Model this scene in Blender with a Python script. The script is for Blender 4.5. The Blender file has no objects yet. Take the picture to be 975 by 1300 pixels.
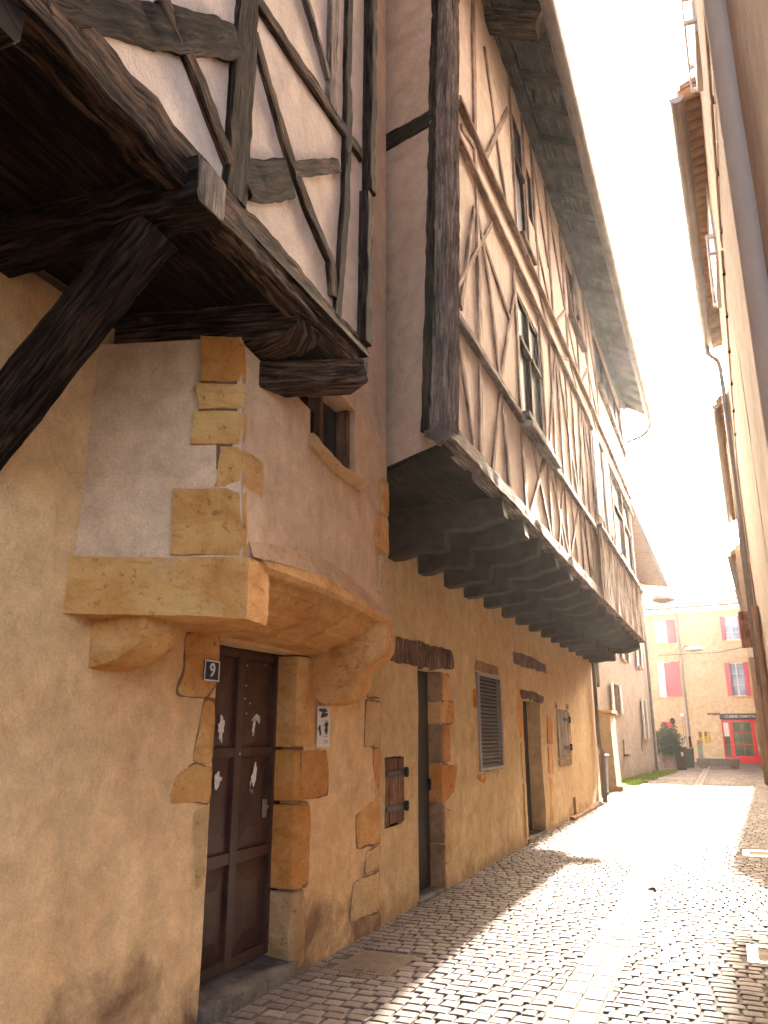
import bpy, math, random
from mathutils import Vector, noise
from math import radians as R

random.seed(7)
scene = bpy.context.scene
COL = scene.collection

# ------------------------------------------------------------------ camera
cam_data = bpy.data.cameras.new("camera")
cam = bpy.data.objects.new("camera", cam_data)
COL.objects.link(cam)
scene.camera = cam
cam_data.sensor_fit = 'VERTICAL'
cam_data.sensor_height = 36.0
cam_data.lens = 985.0 / 1300.0 * 36.0
cam_data.clip_start = 0.03
cam_data.clip_end = 1000
cam.location = (0, 0, 1.6)
cam.rotation_euler = (R(90 + 15.87), 0, R(22.99))

# ------------------------------------------------------------------ light
SUN_EL, SUN_AZ = 22.5, 2.7
world = bpy.data.worlds.new("World")
scene.world = world
world.use_nodes = True
wn = world.node_tree.nodes
wl = world.node_tree.links
bg = wn["Background"]
sky = wn.new("ShaderNodeTexSky")
sky.sky_type = 'NISHITA'
sky.sun_disc = False
sky.sun_elevation = R(SUN_EL)
sky.sun_rotation = R(SUN_AZ)
sky.air_density = 0.45
sky.dust_density = 6.0
sky.ozone_density = 0.6
tint = wn.new("ShaderNodeMix"); tint.data_type = 'RGBA'; tint.blend_type = 'MULTIPLY'; tint.inputs[0].default_value = 1.0
tint.inputs[7].default_value = (1.0, 0.905, 0.76, 1)      # warm white balance of the photograph
wl.new(sky.outputs[0], tint.inputs[6]); wl.new(tint.outputs[2], bg.inputs[0])
bg.inputs[1].default_value = 0.15

sun_data = bpy.data.lights.new("sun", 'SUN')
sun_data.energy = 2.7
sun_data.angle = R(0.8)
sun_data.color = (1.0, 0.92, 0.79)
sun = bpy.data.objects.new("sun", sun_data)
COL.objects.link(sun)
sd = Vector((math.sin(R(SUN_AZ)) * math.cos(R(SUN_EL)), math.cos(R(SUN_AZ)) * math.cos(R(SUN_EL)), math.sin(R(SUN_EL))))
sun.rotation_euler = (-sd).to_track_quat('-Z', 'Y').to_euler()
sun.location = (0, 30, 40)

scene.view_settings.view_transform = 'Standard'
scene.view_settings.look = 'None'
scene.view_settings.exposure = 4.0
scene.view_settings.gamma = 1.0
scene.render.engine = 'CYCLES'
scene.cycles.max_bounces = 10
scene.cycles.diffuse_bounces = 6

# ------------------------------------------------------------------ materials
def nmat(name):
    m = bpy.data.materials.new(name)
    m.use_nodes = True
    nt = m.node_tree
    return m, nt, nt.nodes, nt.links, nt.nodes["Principled BSDF"]

def ramp(N, stops):
    r = N.new("ShaderNodeValToRGB")
    el = r.color_ramp.elements
    while len(el) < len(stops): el.new(0.5)
    for e, (p, c) in zip(el, stops):
        e.position = p
        e.color = (*c, 1) if len(c) == 3 else c
    return r

def noi(N, L, vec, scale, detail=5, rough=0.55, dist=0.0):
    n = N.new("ShaderNodeTexNoise")
    n.inputs["Scale"].default_value = scale
    n.inputs["Detail"].default_value = detail
    n.inputs["Roughness"].default_value = rough
    n.inputs["Distortion"].default_value = dist
    if vec is not None: L.new(vec, n.inputs["Vector"])
    return n

def mixc(N, L, fac, a, b, mode='MIX'):
    m = N.new("ShaderNodeMix"); m.data_type = 'RGBA'; m.blend_type = mode
    for s, v in ((m.inputs[0], fac), (m.inputs[6], a), (m.inputs[7], b)):
        if isinstance(v, (int, float)): s.default_value = v
        elif isinstance(v, tuple): s.default_value = (*v, 1)
        else: L.new(v, s)
    return m.outputs[2]

def bump(N, L, b, h, strength, dist=0.01, prev=None):
    n = N.new("ShaderNodeBump")
    n.inputs["Strength"].default_value = strength
    n.inputs["Distance"].default_value = dist
    L.new(h, n.inputs["Height"])
    if prev is not None: L.new(prev, n.inputs["Normal"])
    L.new(n.outputs[0], b.inputs["Normal"])
    return n.outputs[0]

def plain(name, col, rough=0.6, metal=0.0, var=0.25, scale=6.0, bmp=0.15, coat=0):
    m, nt, N, L, b = nmat(name)
    tc = N.new("ShaderNodeTexCoord")
    n = noi(N, L, tc.outputs["Object"], scale, 8, 0.65)
    lo = tuple(c * (1 - var) for c in col); hi = tuple(min(1, c * (1 + var)) for c in col)
    r = ramp(N, [(0.3, lo), (0.7, hi)])
    L.new(n.outputs["Fac"], r.inputs[0]); L.new(r.outputs[0], b.inputs["Base Color"])
    b.inputs["Roughness"].default_value = rough
    b.inputs["Metallic"].default_value = metal
    if bmp:
        n2 = noi(N, L, tc.outputs["Object"], scale * 12, 4, 0.6)
        bump(N, L, b, n2.outputs["Fac"], bmp, 0.005)
    return m

def plaster(name, c1, c2, stain=(0.16, 0.09, 0.05), damp=0.0, specks=0.5, streak=0.0, bs=0.5, damptop=0.9):
    """lime render: two tones in big clouds, rubbed patches, dark pits and rising damp with its own ragged outline"""
    m, nt, N, L, b = nmat(name)
    tc = N.new("ShaderNodeTexCoord"); V = tc.outputs["Object"]
    big = noi(N, L, V, 0.9, 6, 0.6, 0.6)
    r = ramp(N, [(0.32, c1), (0.68, c2)])
    L.new(big.outputs["Fac"], r.inputs[0])
    med = noi(N, L, V, 5.0, 8, 0.7, 0.3)
    r2 = ramp(N, [(0.3, (0.74, 0.71, 0.68)), (0.7, (1.16, 1.15, 1.13))])
    L.new(med.outputs["Fac"], r2.inputs[0])
    col = mixc(N, L, 1.0, r.outputs[0], r2.outputs[0], 'MULTIPLY')
    # vertical trowel/rain marks
    mp = N.new("ShaderNodeMapping"); mp.inputs["Scale"].default_value = (5, 5, 0.7)
    L.new(V, mp.inputs[0])
    st = noi(N, L, mp.outputs[0], 1.6, 7, 0.65, 0.4)
    rs = ramp(N, [(0.5, (0, 0, 0)), (0.78, (1, 1, 1))]); L.new(st.outputs["Fac"], rs.inputs[0])
    mm = N.new("ShaderNodeMath"); mm.operation = 'MULTIPLY'; mm.inputs[1].default_value = 0.25 + streak
    L.new(rs.outputs[0], mm.inputs[0])
    col = mixc(N, L, mm.outputs[0], col, tuple(x * 0.72 for x in c1))
    # hairline cracks, only in places
    wv = noi(N, L, V, 2.2, 5, 0.7); wm = N.new("ShaderNodeVectorMath"); wm.operation = 'MULTIPLY_ADD'
    L.new(wv.outputs["Color"], wm.inputs[0]); wm.inputs[1].default_value = (0.35, 0.35, 0.35); L.new(V, wm.inputs[2])
    vo = N.new("ShaderNodeTexVoronoi"); vo.feature = 'DISTANCE_TO_EDGE'; vo.inputs["Scale"].default_value = 0.9; L.new(wm.outputs[0], vo.inputs["Vector"])
    rk = ramp(N, [(0.0, (1, 1, 1)), (0.011, (0, 0, 0))]); L.new(vo.outputs["Distance"], rk.inputs[0])
    mk = noi(N, L, V, 0.8, 3); rm = ramp(N, [(0.56, (0, 0, 0)), (0.64, (0.4, 0.4, 0.4) if name != 'render_ochre' else (0.0, 0.0, 0.0))]); L.new(mk.outputs["Fac"], rm.inputs[0])
    mc = N.new("ShaderNodeMath"); mc.operation = 'MULTIPLY'; L.new(rk.outputs[0], mc.inputs[0]); L.new(rm.outputs[0], mc.inputs[1])
    col = mixc(N, L, mc.outputs[0], col, stain)
    # pits and scratches
    sp = noi(N, L, V, 17, 5, 0.75, 1.2)
    rp = ramp(N, [(0.63, (0, 0, 0)), (0.72, (1, 1, 1))]); L.new(sp.outputs["Fac"], rp.inputs[0])
    ms = N.new("ShaderNodeMath"); ms.operation = 'MULTIPLY'; ms.inputs[1].default_value = specks
    L.new(rp.outputs[0], ms.inputs[0])
    col = mixc(N, L, ms.outputs[0], col, stain)
    if damp > 0:
        sx = N.new("ShaderNodeSeparateXYZ"); L.new(V, sx.inputs[0])
        dn = noi(N, L, V, 1.7, 7, 0.65, 0.5)
        a = N.new("ShaderNodeMath"); a.operation = 'MULTIPLY_ADD'
        L.new(dn.outputs["Fac"], a.inputs[0]); a.inputs[1].default_value = 1.5
        inv = N.new("ShaderNodeMath"); inv.operation = 'MULTIPLY'; inv.inputs[1].default_value = -1.0 / damptop
        L.new(sx.outputs["Z"], inv.inputs[0]); L.new(inv.outputs[0], a.inputs[2])
        rd = ramp(N, [(0.42, (0, 0, 0)), (0.75, (1, 1, 1))]); L.new(a.outputs[0], rd.inputs[0])
        md = N.new("ShaderNodeMath"); md.operation = 'MULTIPLY'; md.inputs[1].default_value = damp
        L.new(rd.outputs[0], md.inputs[0])
        col = mixc(N, L, md.outputs[0], col, stain)
    L.new(col, b.inputs["Base Color"])
    b.inputs["Roughness"].default_value = 0.92
    b.inputs["Specular IOR Level"].default_value = 0.25
    fg = noi(N, L, V, 75, 6, 0.85)
    rg = ramp(N, [(0.36, (0.84, 0.82, 0.80)), (0.64, (1.12, 1.12, 1.12))]); L.new(fg.outputs["Fac"], rg.inputs[0])
    L.new(mixc(N, L, 1.0, col, rg.outputs[0], 'MULTIPLY'), b.inputs["Base Color"])
    p = bump(N, L, b, med.outputs["Fac"], bs * 0.9, 0.05)
    f = noi(N, L, V, 60, 4, 0.7)
    p = bump(N, L, b, f.outputs["Fac"], bs * 0.8, 0.010, p)
    bump(N, L, b, rp.outputs[0], -0.25, 0.006, p)
    return m

def stone(name, c1, c2, bs=0.6, vein=(0.30, 0.10, 0.02), veins=0.5, scale=1.0):
    m, nt, N, L, b = nmat(name)
    tc = N.new("ShaderNodeTexCoord"); V = tc.outputs["Object"]
    n = noi(N, L, V, 3.2 * scale, 9, 0.65, 0.5)
    r = ramp(N, [(0.30, tuple(c * 0.72 for c in c1)), (0.42, c1), (0.62, c2)]); L.new(n.outputs["Fac"], r.inputs[0])
    mp = N.new("ShaderNodeMapping"); mp.inputs["Scale"].default_value = (1.5, 1.5, 6); mp.inputs["Rotation"].default_value = (0.15, 0.1, 0)
    L.new(V, mp.inputs[0])
    v = noi(N, L, mp.outputs[0], 2.5 * scale, 8, 0.7, 0.8)
    rv = ramp(N, [(0.55, (0, 0, 0)), (0.72, (1, 1, 1))]); L.new(v.outputs["Fac"], rv.inputs[0])
    mv = N.new("ShaderNodeMath"); mv.operation = 'MULTIPLY'; mv.inputs[1].default_value = veins; L.new(rv.outputs[0], mv.inputs[0])
    col = mixc(N, L, mv.outputs[0], r.outputs[0], vein)
    sp = noi(N, L, V, 26, 4, 0.7, 0.6)
    rp = ramp(N, [(0.58, (0, 0, 0)), (0.68, (1, 1, 1))]); L.new(sp.outputs["Fac"], rp.inputs[0])
    ms = N.new("ShaderNodeMath"); ms.operation = 'MULTIPLY'; ms.inputs[1].default_value = 0.6; L.new(rp.outputs[0], ms.inputs[0])
    col = mixc(N, L, ms.outputs[0], col, (0.14, 0.06, 0.025))
    lm = noi(N, L, V, 4.5, 6, 0.7, 1.0)
    rl = ramp(N, [(0.56, (0, 0, 0)), (0.64, (1, 1, 1))]); L.new(lm.outputs["Fac"], rl.inputs[0])
    ml = N.new("ShaderNodeMath"); ml.operation = 'MULTIPLY'; ml.inputs[1].default_value = 0.45; L.new(rl.outputs[0], ml.inputs[0])
    col = mixc(N, L, ml.outputs[0], col, tuple(0.55 * a + 0.45 * b_ for a, b_ in zip(c2, (0.55, 0.42, 0.28))))
    L.new(col, b.inputs["Base Color"])
    b.inputs["Roughness"].default_value = 0.9; b.inputs["Specular IOR Level"].default_value = 0.25
    p = bump(N, L, b, n.outputs["Fac"], min(1, bs * 1.5), 0.07)
    f = noi(N, L, V, 30, 7, 0.8); p = bump(N, L, b, f.outputs["Fac"], min(1, bs * 1.4), 0.02, p)
    bump(N, L, b, rp.outputs[0], -0.8, 0.014, p)
    return m

def wood(name, c1, c2, crack=(0.004, 0.003, 0.003), rough=0.85, bs=0.9, gs=1.0):
    """UV: x across the grain, y along it, both in metres"""
    m, nt, N, L, b = nmat(name)
    uv = N.new("ShaderNodeUVMap"); uv.uv_map = "UVMap"
    mp = N.new("ShaderNodeMapping"); mp.inputs["Scale"].default_value = (46 * gs, 3.4 * gs, 1); L.new(uv.outputs[0], mp.inputs[0])
    g = noi(N, L, mp.outputs[0], 1.0, 8, 0.72, 0.7)
    r = ramp(N, [(0.41, c1), (0.5, tuple((a + b_) / 2 * 0.7 for a, b_ in zip(c1, c2))), (0.60, c2)]); L.new(g.outputs["Fac"], r.inputs[0])
    mp2 = N.new("ShaderNodeMapping"); mp2.inputs["Scale"].default_value = (26 * gs, 1.6 * gs, 1); mp2.inputs["Location"].default_value = (3, 7, 0); L.new(uv.outputs[0], mp2.inputs[0])
    c = noi(N, L, mp2.outputs[0], 1.0, 6, 0.6, 1.0)
    rc = ramp(N, [(0.57, (0, 0, 0)), (0.66, (1, 1, 1))]); L.new(c.outputs["Fac"], rc.inputs[0])
    col = mixc(N, L, rc.outputs[0], r.outputs[0], crack)
    tc = N.new("ShaderNodeTexCoord")
    pa = noi(N, L, tc.outputs["Object"], 2.5, 5, 0.6)
    rpa = ramp(N, [(0.32, (0.55, 0.52, 0.5)), (0.68, (1.55, 1.5, 1.45))]); L.new(pa.outputs["Fac"], rpa.inputs[0])
    col = mixc(N, L, 1.0, col, rpa.outputs[0], 'MULTIPLY')
    L.new(col, b.inputs["Base Color"])
    b.inputs["Roughness"].default_value = rough; b.inputs["Specular IOR Level"].default_value = 0.06
    p = bump(N, L, b, g.outputs["Fac"], bs, 0.03)
    bump(N, L, b, rc.outputs[0], -bs, 0.03, p)
    return m

def glass(name, col=(0.02, 0.025, 0.03), rough=0.06):
    m, nt, N, L, b = nmat(name)
    tc = N.new("ShaderNodeTexCoord")
    n = noi(N, L, tc.outputs["Object"], 1.3, 3)
    r = ramp(N, [(0.4, col), (0.7, tuple(min(1, c * 2.2) for c in col))]); L.new(n.outputs["Fac"], r.inputs[0]); L.new(r.outputs[0], b.inputs["Base Color"])
    b.inputs["Roughness"].default_value = rough
    b.inputs["Specular IOR Level"].default_value = 0.8
    bump(N, L, b, n.outputs["Fac"], 0.04, 0.05)
    return m

M = {}
M['plaster_near'] = plaster("render_ochre", (0.70, 0.43, 0.20), (0.80, 0.555, 0.295), stain=(0.20, 0.105, 0.05), damp=0.95, specks=0.45, bs=0.6, damptop=1.15)
M['plaster_turret'] = plaster("render_grey_buff", (0.62, 0.42, 0.265), (0.72, 0.52, 0.34), specks=0.45, bs=0.55)
M['plaster_side'] = plaster("render_buff", (0.56, 0.41, 0.29), (0.64, 0.49, 0.37), specks=0.2, bs=0.4)
M['plaster_second'] = plaster("render_yellow_ochre", (0.62, 0.425, 0.205), (0.73, 0.56, 0.30), stain=(0.24, 0.12, 0.05), damp=0.6, specks=0.22, streak=0.25, bs=0.8, damptop=0.6)
M['infill'] = plaster("infill_plaster", (0.54, 0.42, 0.335), (0.64, 0.52, 0.43), stain=(0.36, 0.22, 0.12), specks=0.15, bs=0.35)
M['infill_pale'] = plaster("infill_plaster_pale", (0.60, 0.49, 0.405), (0.68, 0.58, 0.48), stain=(0.32, 0.22, 0.15), specks=0.15, streak=0.3, bs=0.4)
M['plaster_grey'] = plaster("render_pale_grey", (0.46, 0.39, 0.33), (0.56, 0.49, 0.43), stain=(0.3, 0.2, 0.12), damp=0.5, specks=0.1, bs=0.4, damptop=1.3)
M['plaster_pier'] = plaster("render_pale_yellow", (0.55, 0.45, 0.28), (0.66, 0.55, 0.36), specks=0.1, bs=0.3)
M['plaster_salmon'] = plaster("render_salmon", (0.54, 0.40, 0.23), (0.61, 0.47, 0.29), stain=(0.5, 0.33, 0.22), specks=0.2, bs=0.2)
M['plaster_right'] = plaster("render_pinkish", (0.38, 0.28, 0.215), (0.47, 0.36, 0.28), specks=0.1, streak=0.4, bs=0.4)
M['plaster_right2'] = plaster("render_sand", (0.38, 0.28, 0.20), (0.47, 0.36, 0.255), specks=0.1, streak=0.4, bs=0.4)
M['stone_gold'] = stone("golden_limestone", (0.64, 0.29, 0.08), (0.78, 0.44, 0.15))
M['stone_orange'] = stone("orange_limestone", (0.56, 0.21, 0.04), (0.66, 0.30, 0.075), veins=0.7)
M['stone_pale'] = stone("pale_limestone", (0.58, 0.37, 0.16), (0.70, 0.47, 0.23), veins=0.25)
M['stone_pinkish'] = stone('pinkish_weathered_stone', (0.58, 0.34, 0.18), (0.68, 0.43, 0.24), veins=0.35)
M['stone_brown'] = stone('browned_limestone', (0.42, 0.22, 0.09), (0.56, 0.33, 0.15), veins=0.5)
M['stone_dirty'] = stone("sooted_limestone", (0.24, 0.125, 0.06), (0.40, 0.23, 0.115), veins=0.5)
M['stone_step'] = stone("step_stone", (0.10, 0.085, 0.07), (0.20, 0.17, 0.14), vein=(0.05, 0.04, 0.03), veins=0.5)
M['wood_dark'] = wood("oak_black", (0.005, 0.0035, 0.003), (0.065, 0.042, 0.029))
M['wood_bracket'] = plain('bracket_oak', (0.062, 0.044, 0.034), 0.9, var=0.35, scale=9, bmp=0.4); M['wood_bracket'].node_tree.nodes['Principled BSDF'].inputs['Specular IOR Level'].default_value = 0.1
M['wood_face'] = wood("oak_brown_weathered", (0.007, 0.004, 0.003), (0.15, 0.088, 0.058))
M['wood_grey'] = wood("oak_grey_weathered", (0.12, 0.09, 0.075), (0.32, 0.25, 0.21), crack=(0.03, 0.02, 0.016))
M['wood_light'] = wood("oak_light_weathered", (0.24, 0.17, 0.13), (0.46, 0.35, 0.28), crack=(0.09, 0.06, 0.045), bs=0.6)
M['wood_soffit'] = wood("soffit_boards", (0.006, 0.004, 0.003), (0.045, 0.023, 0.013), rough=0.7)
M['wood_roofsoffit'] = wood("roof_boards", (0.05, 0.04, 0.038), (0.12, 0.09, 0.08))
M['wood_redbrown'] = wood("shutter_redbrown", (0.16, 0.075, 0.045), (0.30, 0.16, 0.10), bs=0.5)
M['wood_apron'] = wood("apron_boards", (0.26, 0.17, 0.10), (0.40, 0.27, 0.17), crack=(0.12, 0.07, 0.04), bs=0.5)
M['wood_greypaint'] = wood("shutter_grey_paint", (0.28, 0.23, 0.20), (0.38, 0.32, 0.28), crack=(0.16, 0.13, 0.1), bs=0.3)
M['lintel_rough'] = wood("lintel_rotten_oak", (0.07, 0.04, 0.025), (0.34, 0.21, 0.13), bs=1.0, gs=1.3)
M['joint_dark'] = plain('old_brown_joint', (0.15, 0.075, 0.04), 0.95, scale=14)
M['joint'] = plain("lime_joint", (0.22, 0.115, 0.055), 0.95, scale=12)
M['door_brown'] = plain("door_brown_paint", (0.055, 0.022, 0.015), 0.42, var=0.7, scale=3, bmp=0.2)
M['door_dark'] = plain("door_black_wood", (0.018, 0.014, 0.012), 0.5, var=0.4)
M['iron'] = plain("black_iron", (0.03, 0.025, 0.022), 0.5, 0.6, var=0.4, bmp=0.3)
M['brass'] = plain("worn_metal_plate", (0.35, 0.30, 0.24), 0.4, 0.7)
M['zinc'] = plain("zinc", (0.26, 0.235, 0.225), 0.45, 0.35, var=0.15, scale=4)
M['zinc_dark'] = plain("old_zinc", (0.20, 0.185, 0.175), 0.5, 0.3, var=0.25, scale=4)
M['pipe_cream'] = plain("cream_pipe_paint", (0.50, 0.44, 0.38), 0.5, var=0.08)
M['pipe_brown'] = plain("brown_pipe_paint", (0.46, 0.31, 0.21), 0.55, var=0.15)
M['tile'] = plain("roof_tile", (0.26, 0.17, 0.11), 0.85, var=0.45, scale=5, bmp=0.3)
M['tile_under'] = plain("eave_tile", (0.34, 0.21, 0.12), 0.85, var=0.35, scale=4)
M['white'] = plain("white_paint", (0.72, 0.70, 0.66), 0.6, var=0.08)
M['paper'] = plain("paper", (0.66, 0.60, 0.52), 0.8, var=0.1, scale=20)
M['sticker'] = plain("torn_paper", (0.72, 0.66, 0.62), 0.8, var=0.12, scale=25)
M['ink'] = plain("black_ink", (0.02, 0.02, 0.022), 0.6)
M['enamel_blue'] = plain("enamel_blue_black", (0.012, 0.022, 0.05), 0.25, var=0.1)
M['pink'] = plain("shutter_raspberry", (0.50, 0.07, 0.10), 0.5, var=0.12)
M['red'] = plain("shopfront_red", (0.56, 0.025, 0.035), 0.4, var=0.1)
M['glass'] = glass("window_glass_dark")
M['glass_sky'] = glass("window_glass_pale", (0.20, 0.25, 0.30), 0.1)
M['glass_shop'] = glass("shop_glass", (0.06, 0.09, 0.06), 0.05)
M['dark_pane'] = plain('open_window_dark', (0.012, 0.014, 0.016), 0.6, bmp=0); M['dark_pane'].node_tree.nodes['Principled BSDF'].inputs['Specular IOR Level'].default_value = 0.12
M['curtain'] = plain("net_curtain", (0.50, 0.54, 0.56), 0.9, var=0.12)
M['dark'] = plain("dark_interior", (0.012, 0.011, 0.010), 0.9, bmp=0)
M['concrete'] = plain("grey_concrete", (0.15, 0.145, 0.125), 0.85, var=0.2)
M['bin_green'] = plain("bin_dark_green", (0.02, 0.045, 0.03), 0.5)
M['bin_grey'] = plain("bin_grey", (0.16, 0.15, 0.13), 0.55)
M['bin_brown'] = plain("bin_brown", (0.09, 0.065, 0.045), 0.55)
M['leaf'] = plain("shrub_leaf", (0.035, 0.07, 0.03), 0.55, var=0.5, scale=9, bmp=0)
M['grass'] = plain("grass_blade", (0.26, 0.36, 0.05), 0.7, var=0.5, scale=6, bmp=0)
M['dryleaf'] = plain("dry_leaf", (0.5, 0.36, 0.18), 0.8, bmp=0)
M['lamp_shell'] = plain("lamp_grey_shell", (0.40, 0.38, 0.36), 0.4, 0.2, var=0.08)
M['rubber'] = plain("cable_black", (0.02, 0.018, 0.018), 0.6)
M['sign_black'] = plain("sign_board", (0.035, 0.03, 0.028), 0.6)
M['sign_text'] = plain("sign_letter", (0.55, 0.52, 0.46), 0.6)
M['cover_iron'] = plain("cover_cast_iron", (0.16, 0.105, 0.075), 0.55, 0.3, var=0.35, scale=10, bmp=0.3)
M['cover_steel'] = plain("cover_steel_frame", (0.50, 0.48, 0.46), 0.35, 0.4, var=0.1)
M['cover_fill'] = stone("cover_infill", (0.34, 0.28, 0.20), (0.46, 0.38, 0.28), veins=0.1)

def sett_mat():
    m, nt, N, L, b = nmat("granite_sett")
    at = N.new("ShaderNodeAttribute"); at.attribute_name = "tone"
    tc = N.new("ShaderNodeTexCoord"); V = tc.outputs["Object"]
    r = ramp(N, [(0.0, (0.10, 0.072, 0.058)), (0.35, (0.145, 0.11, 0.09)), (0.7, (0.175, 0.137, 0.115)), (1.0, (0.22, 0.175, 0.15))])
    L.new(at.outputs["Fac"], r.inputs[0])
    n = noi(N, L, V, 30, 6, 0.7)
    r2 = ramp(N, [(0.3, (0.75, 0.74, 0.73)), (0.7, (1.15, 1.14, 1.12))]); L.new(n.outputs["Fac"], r2.inputs[0])
    c = mixc(N, L, 1.0, r.outputs[0], r2.outputs[0], 'MULTIPLY')
    big = noi(N, L, V, 0.7, 5, 0.6)
    r3 = ramp(N, [(0.35, (0.8, 0.78, 0.76)), (0.65, (1.08, 1.08, 1.08))]); L.new(big.outputs["Fac"], r3.inputs[0])
    c = mixc(N, L, 1.0, c, r3.outputs[0], 'MULTIPLY')
    L.new(c, b.inputs["Base Color"])
    b.inputs["Roughness"].default_value = 0.8
    b.inputs["Specular IOR Level"].default_value = 0.2
    f = noi(N, L, V, 90, 4, 0.7)
    p = bump(N, L, b, n.outputs["Fac"], 0.35, 0.01)
    bump(N, L, b, f.outputs["Fac"], 0.3, 0.004, p)
    return m
M['sett'] = sett_mat()
M['slab'] = stone("paving_slab", (0.21, 0.175, 0.15), (0.28, 0.235, 0.205), bs=0.25, vein=(0.22, 0.18, 0.15), veins=0.3)
M['sand'] = plain("joint_sand", (0.038, 0.029, 0.022), 0.95, var=0.35, scale=10, bmp=0.5)

# ------------------------------------------------------------------ mesh builder
class MB:
    def __init__(s): s.v = []; s.f = []; s.uv = []; s.sm = []; s.sharp = 58
    def add(s, vs, fs, uvs=None, smooth=False):
        o = len(s.v); s.v += [tuple(p) for p in vs]
        for i, f in enumerate(fs):
            s.f.append([o + j for j in f])
            if uvs: s.uv.append(uvs[i])
            else:
                p = [Vector(vs[j]) for j in f]
                n = (p[1] - p[0]).cross(p[2] - p[0])
                ax = max(range(3), key=lambda k: abs(n[k]))
                q = [(a.y, a.z) if ax == 0 else ((a.x, a.z) if ax == 1 else (a.x, a.y)) for a in p]
                s.uv.append(q)
            s.sm.append(smooth)
        return s
    def box(s, x0, x1, y0, y1, z0, z1, grain='z'):
        x0, x1 = min(x0, x1), max(x0, x1); y0, y1 = min(y0, y1), max(y0, y1); z0, z1 = min(z0, z1), max(z0, z1)
        vs = [(x0, y0, z0), (x1, y0, z0), (x1, y1, z0), (x0, y1, z0), (x0, y0, z1), (x1, y0, z1), (x1, y1, z1), (x0, y1, z1)]
        fs = [(0, 3, 2, 1), (4, 5, 6, 7), (0, 1, 5, 4), (1, 2, 6, 5), (2, 3, 7, 6), (3, 0, 4, 7)]
        ro = random.random() * 9
        g = 'xyz'.index(grain)
        uvs = []
        for f in fs:
            oth = [k for k in range(3) if k != g]
            uvs.append([(sum(vs[j][k] for k in oth) + ro, vs[j][g] + ro * 3) for j in f])
        return s.add(vs, fs, uvs)
    def hexa(s, vs):
        return s.add(vs, [(0, 3, 2, 1), (4, 5, 6, 7), (0, 1, 5, 4), (1, 2, 6, 5), (2, 3, 7, 6), (3, 0, 4, 7)])
    def beam(s, pts, w, h, side, rough=0.004, seg=0.08, bev=0.18, smooth=True, taper=None):
        """squared timber along pts; w across 'side', h across the third axis"""
        s.sharp = 34
        P = [Vector(p) for p in pts]
        D = [0]
        for a, b in zip(P, P[1:]): D.append(D[-1] + (b - a).length)
        n = max(2, int(D[-1] / seg) + 1)
        side = Vector(side).normalized(); ro = random.random() * 50
        rings = []; ls = []
        for i in range(n + 1):
            d = D[-1] * i / n; k = 0
            while k < len(P) - 2 and d > D[k + 1]: k += 1
            t = (d - D[k]) / max(1e-6, D[k + 1] - D[k])
            c = P[k].lerp(P[k + 1], t); tg = (P[k + 1] - P[k]).normalized()
            up = tg.cross(side).normalized(); sd_ = up.cross(tg).normalized()
            tp = 1 if taper is None else 1 + (taper - 1) * d / D[-1]
            W, H = w / 2 * tp, h / 2 * tp; b = bev * min(W, H)
            o = [(W, H - b), (W - b, H), (-W + b, H), (-W, H - b), (-W, -H + b), (-W + b, -H), (W - b, -H), (W, -H + b)]
            ring = []
            for (a, e) in o:
                q = c + sd_ * a + up * e
                if rough:
                    nv = noise.noise_vector(q * 9 + Vector((ro, 0, 0))) * rough * 1.3 + noise.noise_vector(q * 2.3 + Vector((ro, 5, 0))) * rough * 1.2 + noise.noise_vector(q * 22 + Vector((ro, 5, 0))) * rough * 0.7
                    q = q + nv
                ring.append(q)
            rings.append(ring); ls.append(d)
        u = [0]
        for j in range(8):
            a, b_ = rings[0][j], rings[0][(j + 1) % 8]; u.append(u[-1] + (b_ - a).length)
        vs = [p for r in rings for p in r]; fs = []; uvs = []
        for i in range(n):
            for j in range(8):
                k = (j + 1) % 8
                fs.append((i * 8 + j, (i + 1) * 8 + j, (i + 1) * 8 + k, i * 8 + k))
                uvs.append([(u[j] + ro, ls[i] + ro), (u[j] + ro, ls[i + 1] + ro), (u[j + 1] + ro, ls[i + 1] + ro), (u[j + 1] + ro, ls[i] + ro)])
        s.add(vs, fs, uvs, smooth)
        for base in (0, n * 8):
            idx = list(range(8)); idx = idx if base == 0 else idx[::-1]
            s.add([vs[base + j] for j in range(8)], [tuple(idx)], [[(ro + 0.02 * (vs[base + j] - vs[base]).length * 6, ro + (vs[base + j] - vs[base]).length * .5) for j in idx]])
        return s
    def tube(s, pts, r, n=12, smooth=True, cap=True, flat=1.0):
        P = [Vector(p) for p in pts]; rings = []
        prev = None
        for i, p in enumerate(P):
            t = ((P[min(i + 1, len(P) - 1)] - P[max(i - 1, 0)])).normalized()
            a = Vector((1, 0, 0)) if abs(t.x) < 0.8 else Vector((0, 1, 0))
            if prev is not None: a = prev
            x = (a - t * a.dot(t)).normalized(); y = t.cross(x); prev = x
            rr = r[i] if isinstance(r, (list, tuple)) else r
            rings.append([p + (x * math.cos(2 * math.pi * k / n) + y * math.sin(2 * math.pi * k / n) * flat) * rr for k in range(n)])
        vs = [q for g in rings for q in g]
        fs = [(i * n + k, i * n + (k + 1) % n, (i + 1) * n + (k + 1) % n, (i + 1) * n + k) for i in range(len(P) - 1) for k in range(n)]
        s.add(vs, fs, None, smooth)
        if cap:
            s.add(rings[0], [tuple(range(n))[::-1]]); s.add(rings[-1], [tuple(range(n))])
        return s
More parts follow.
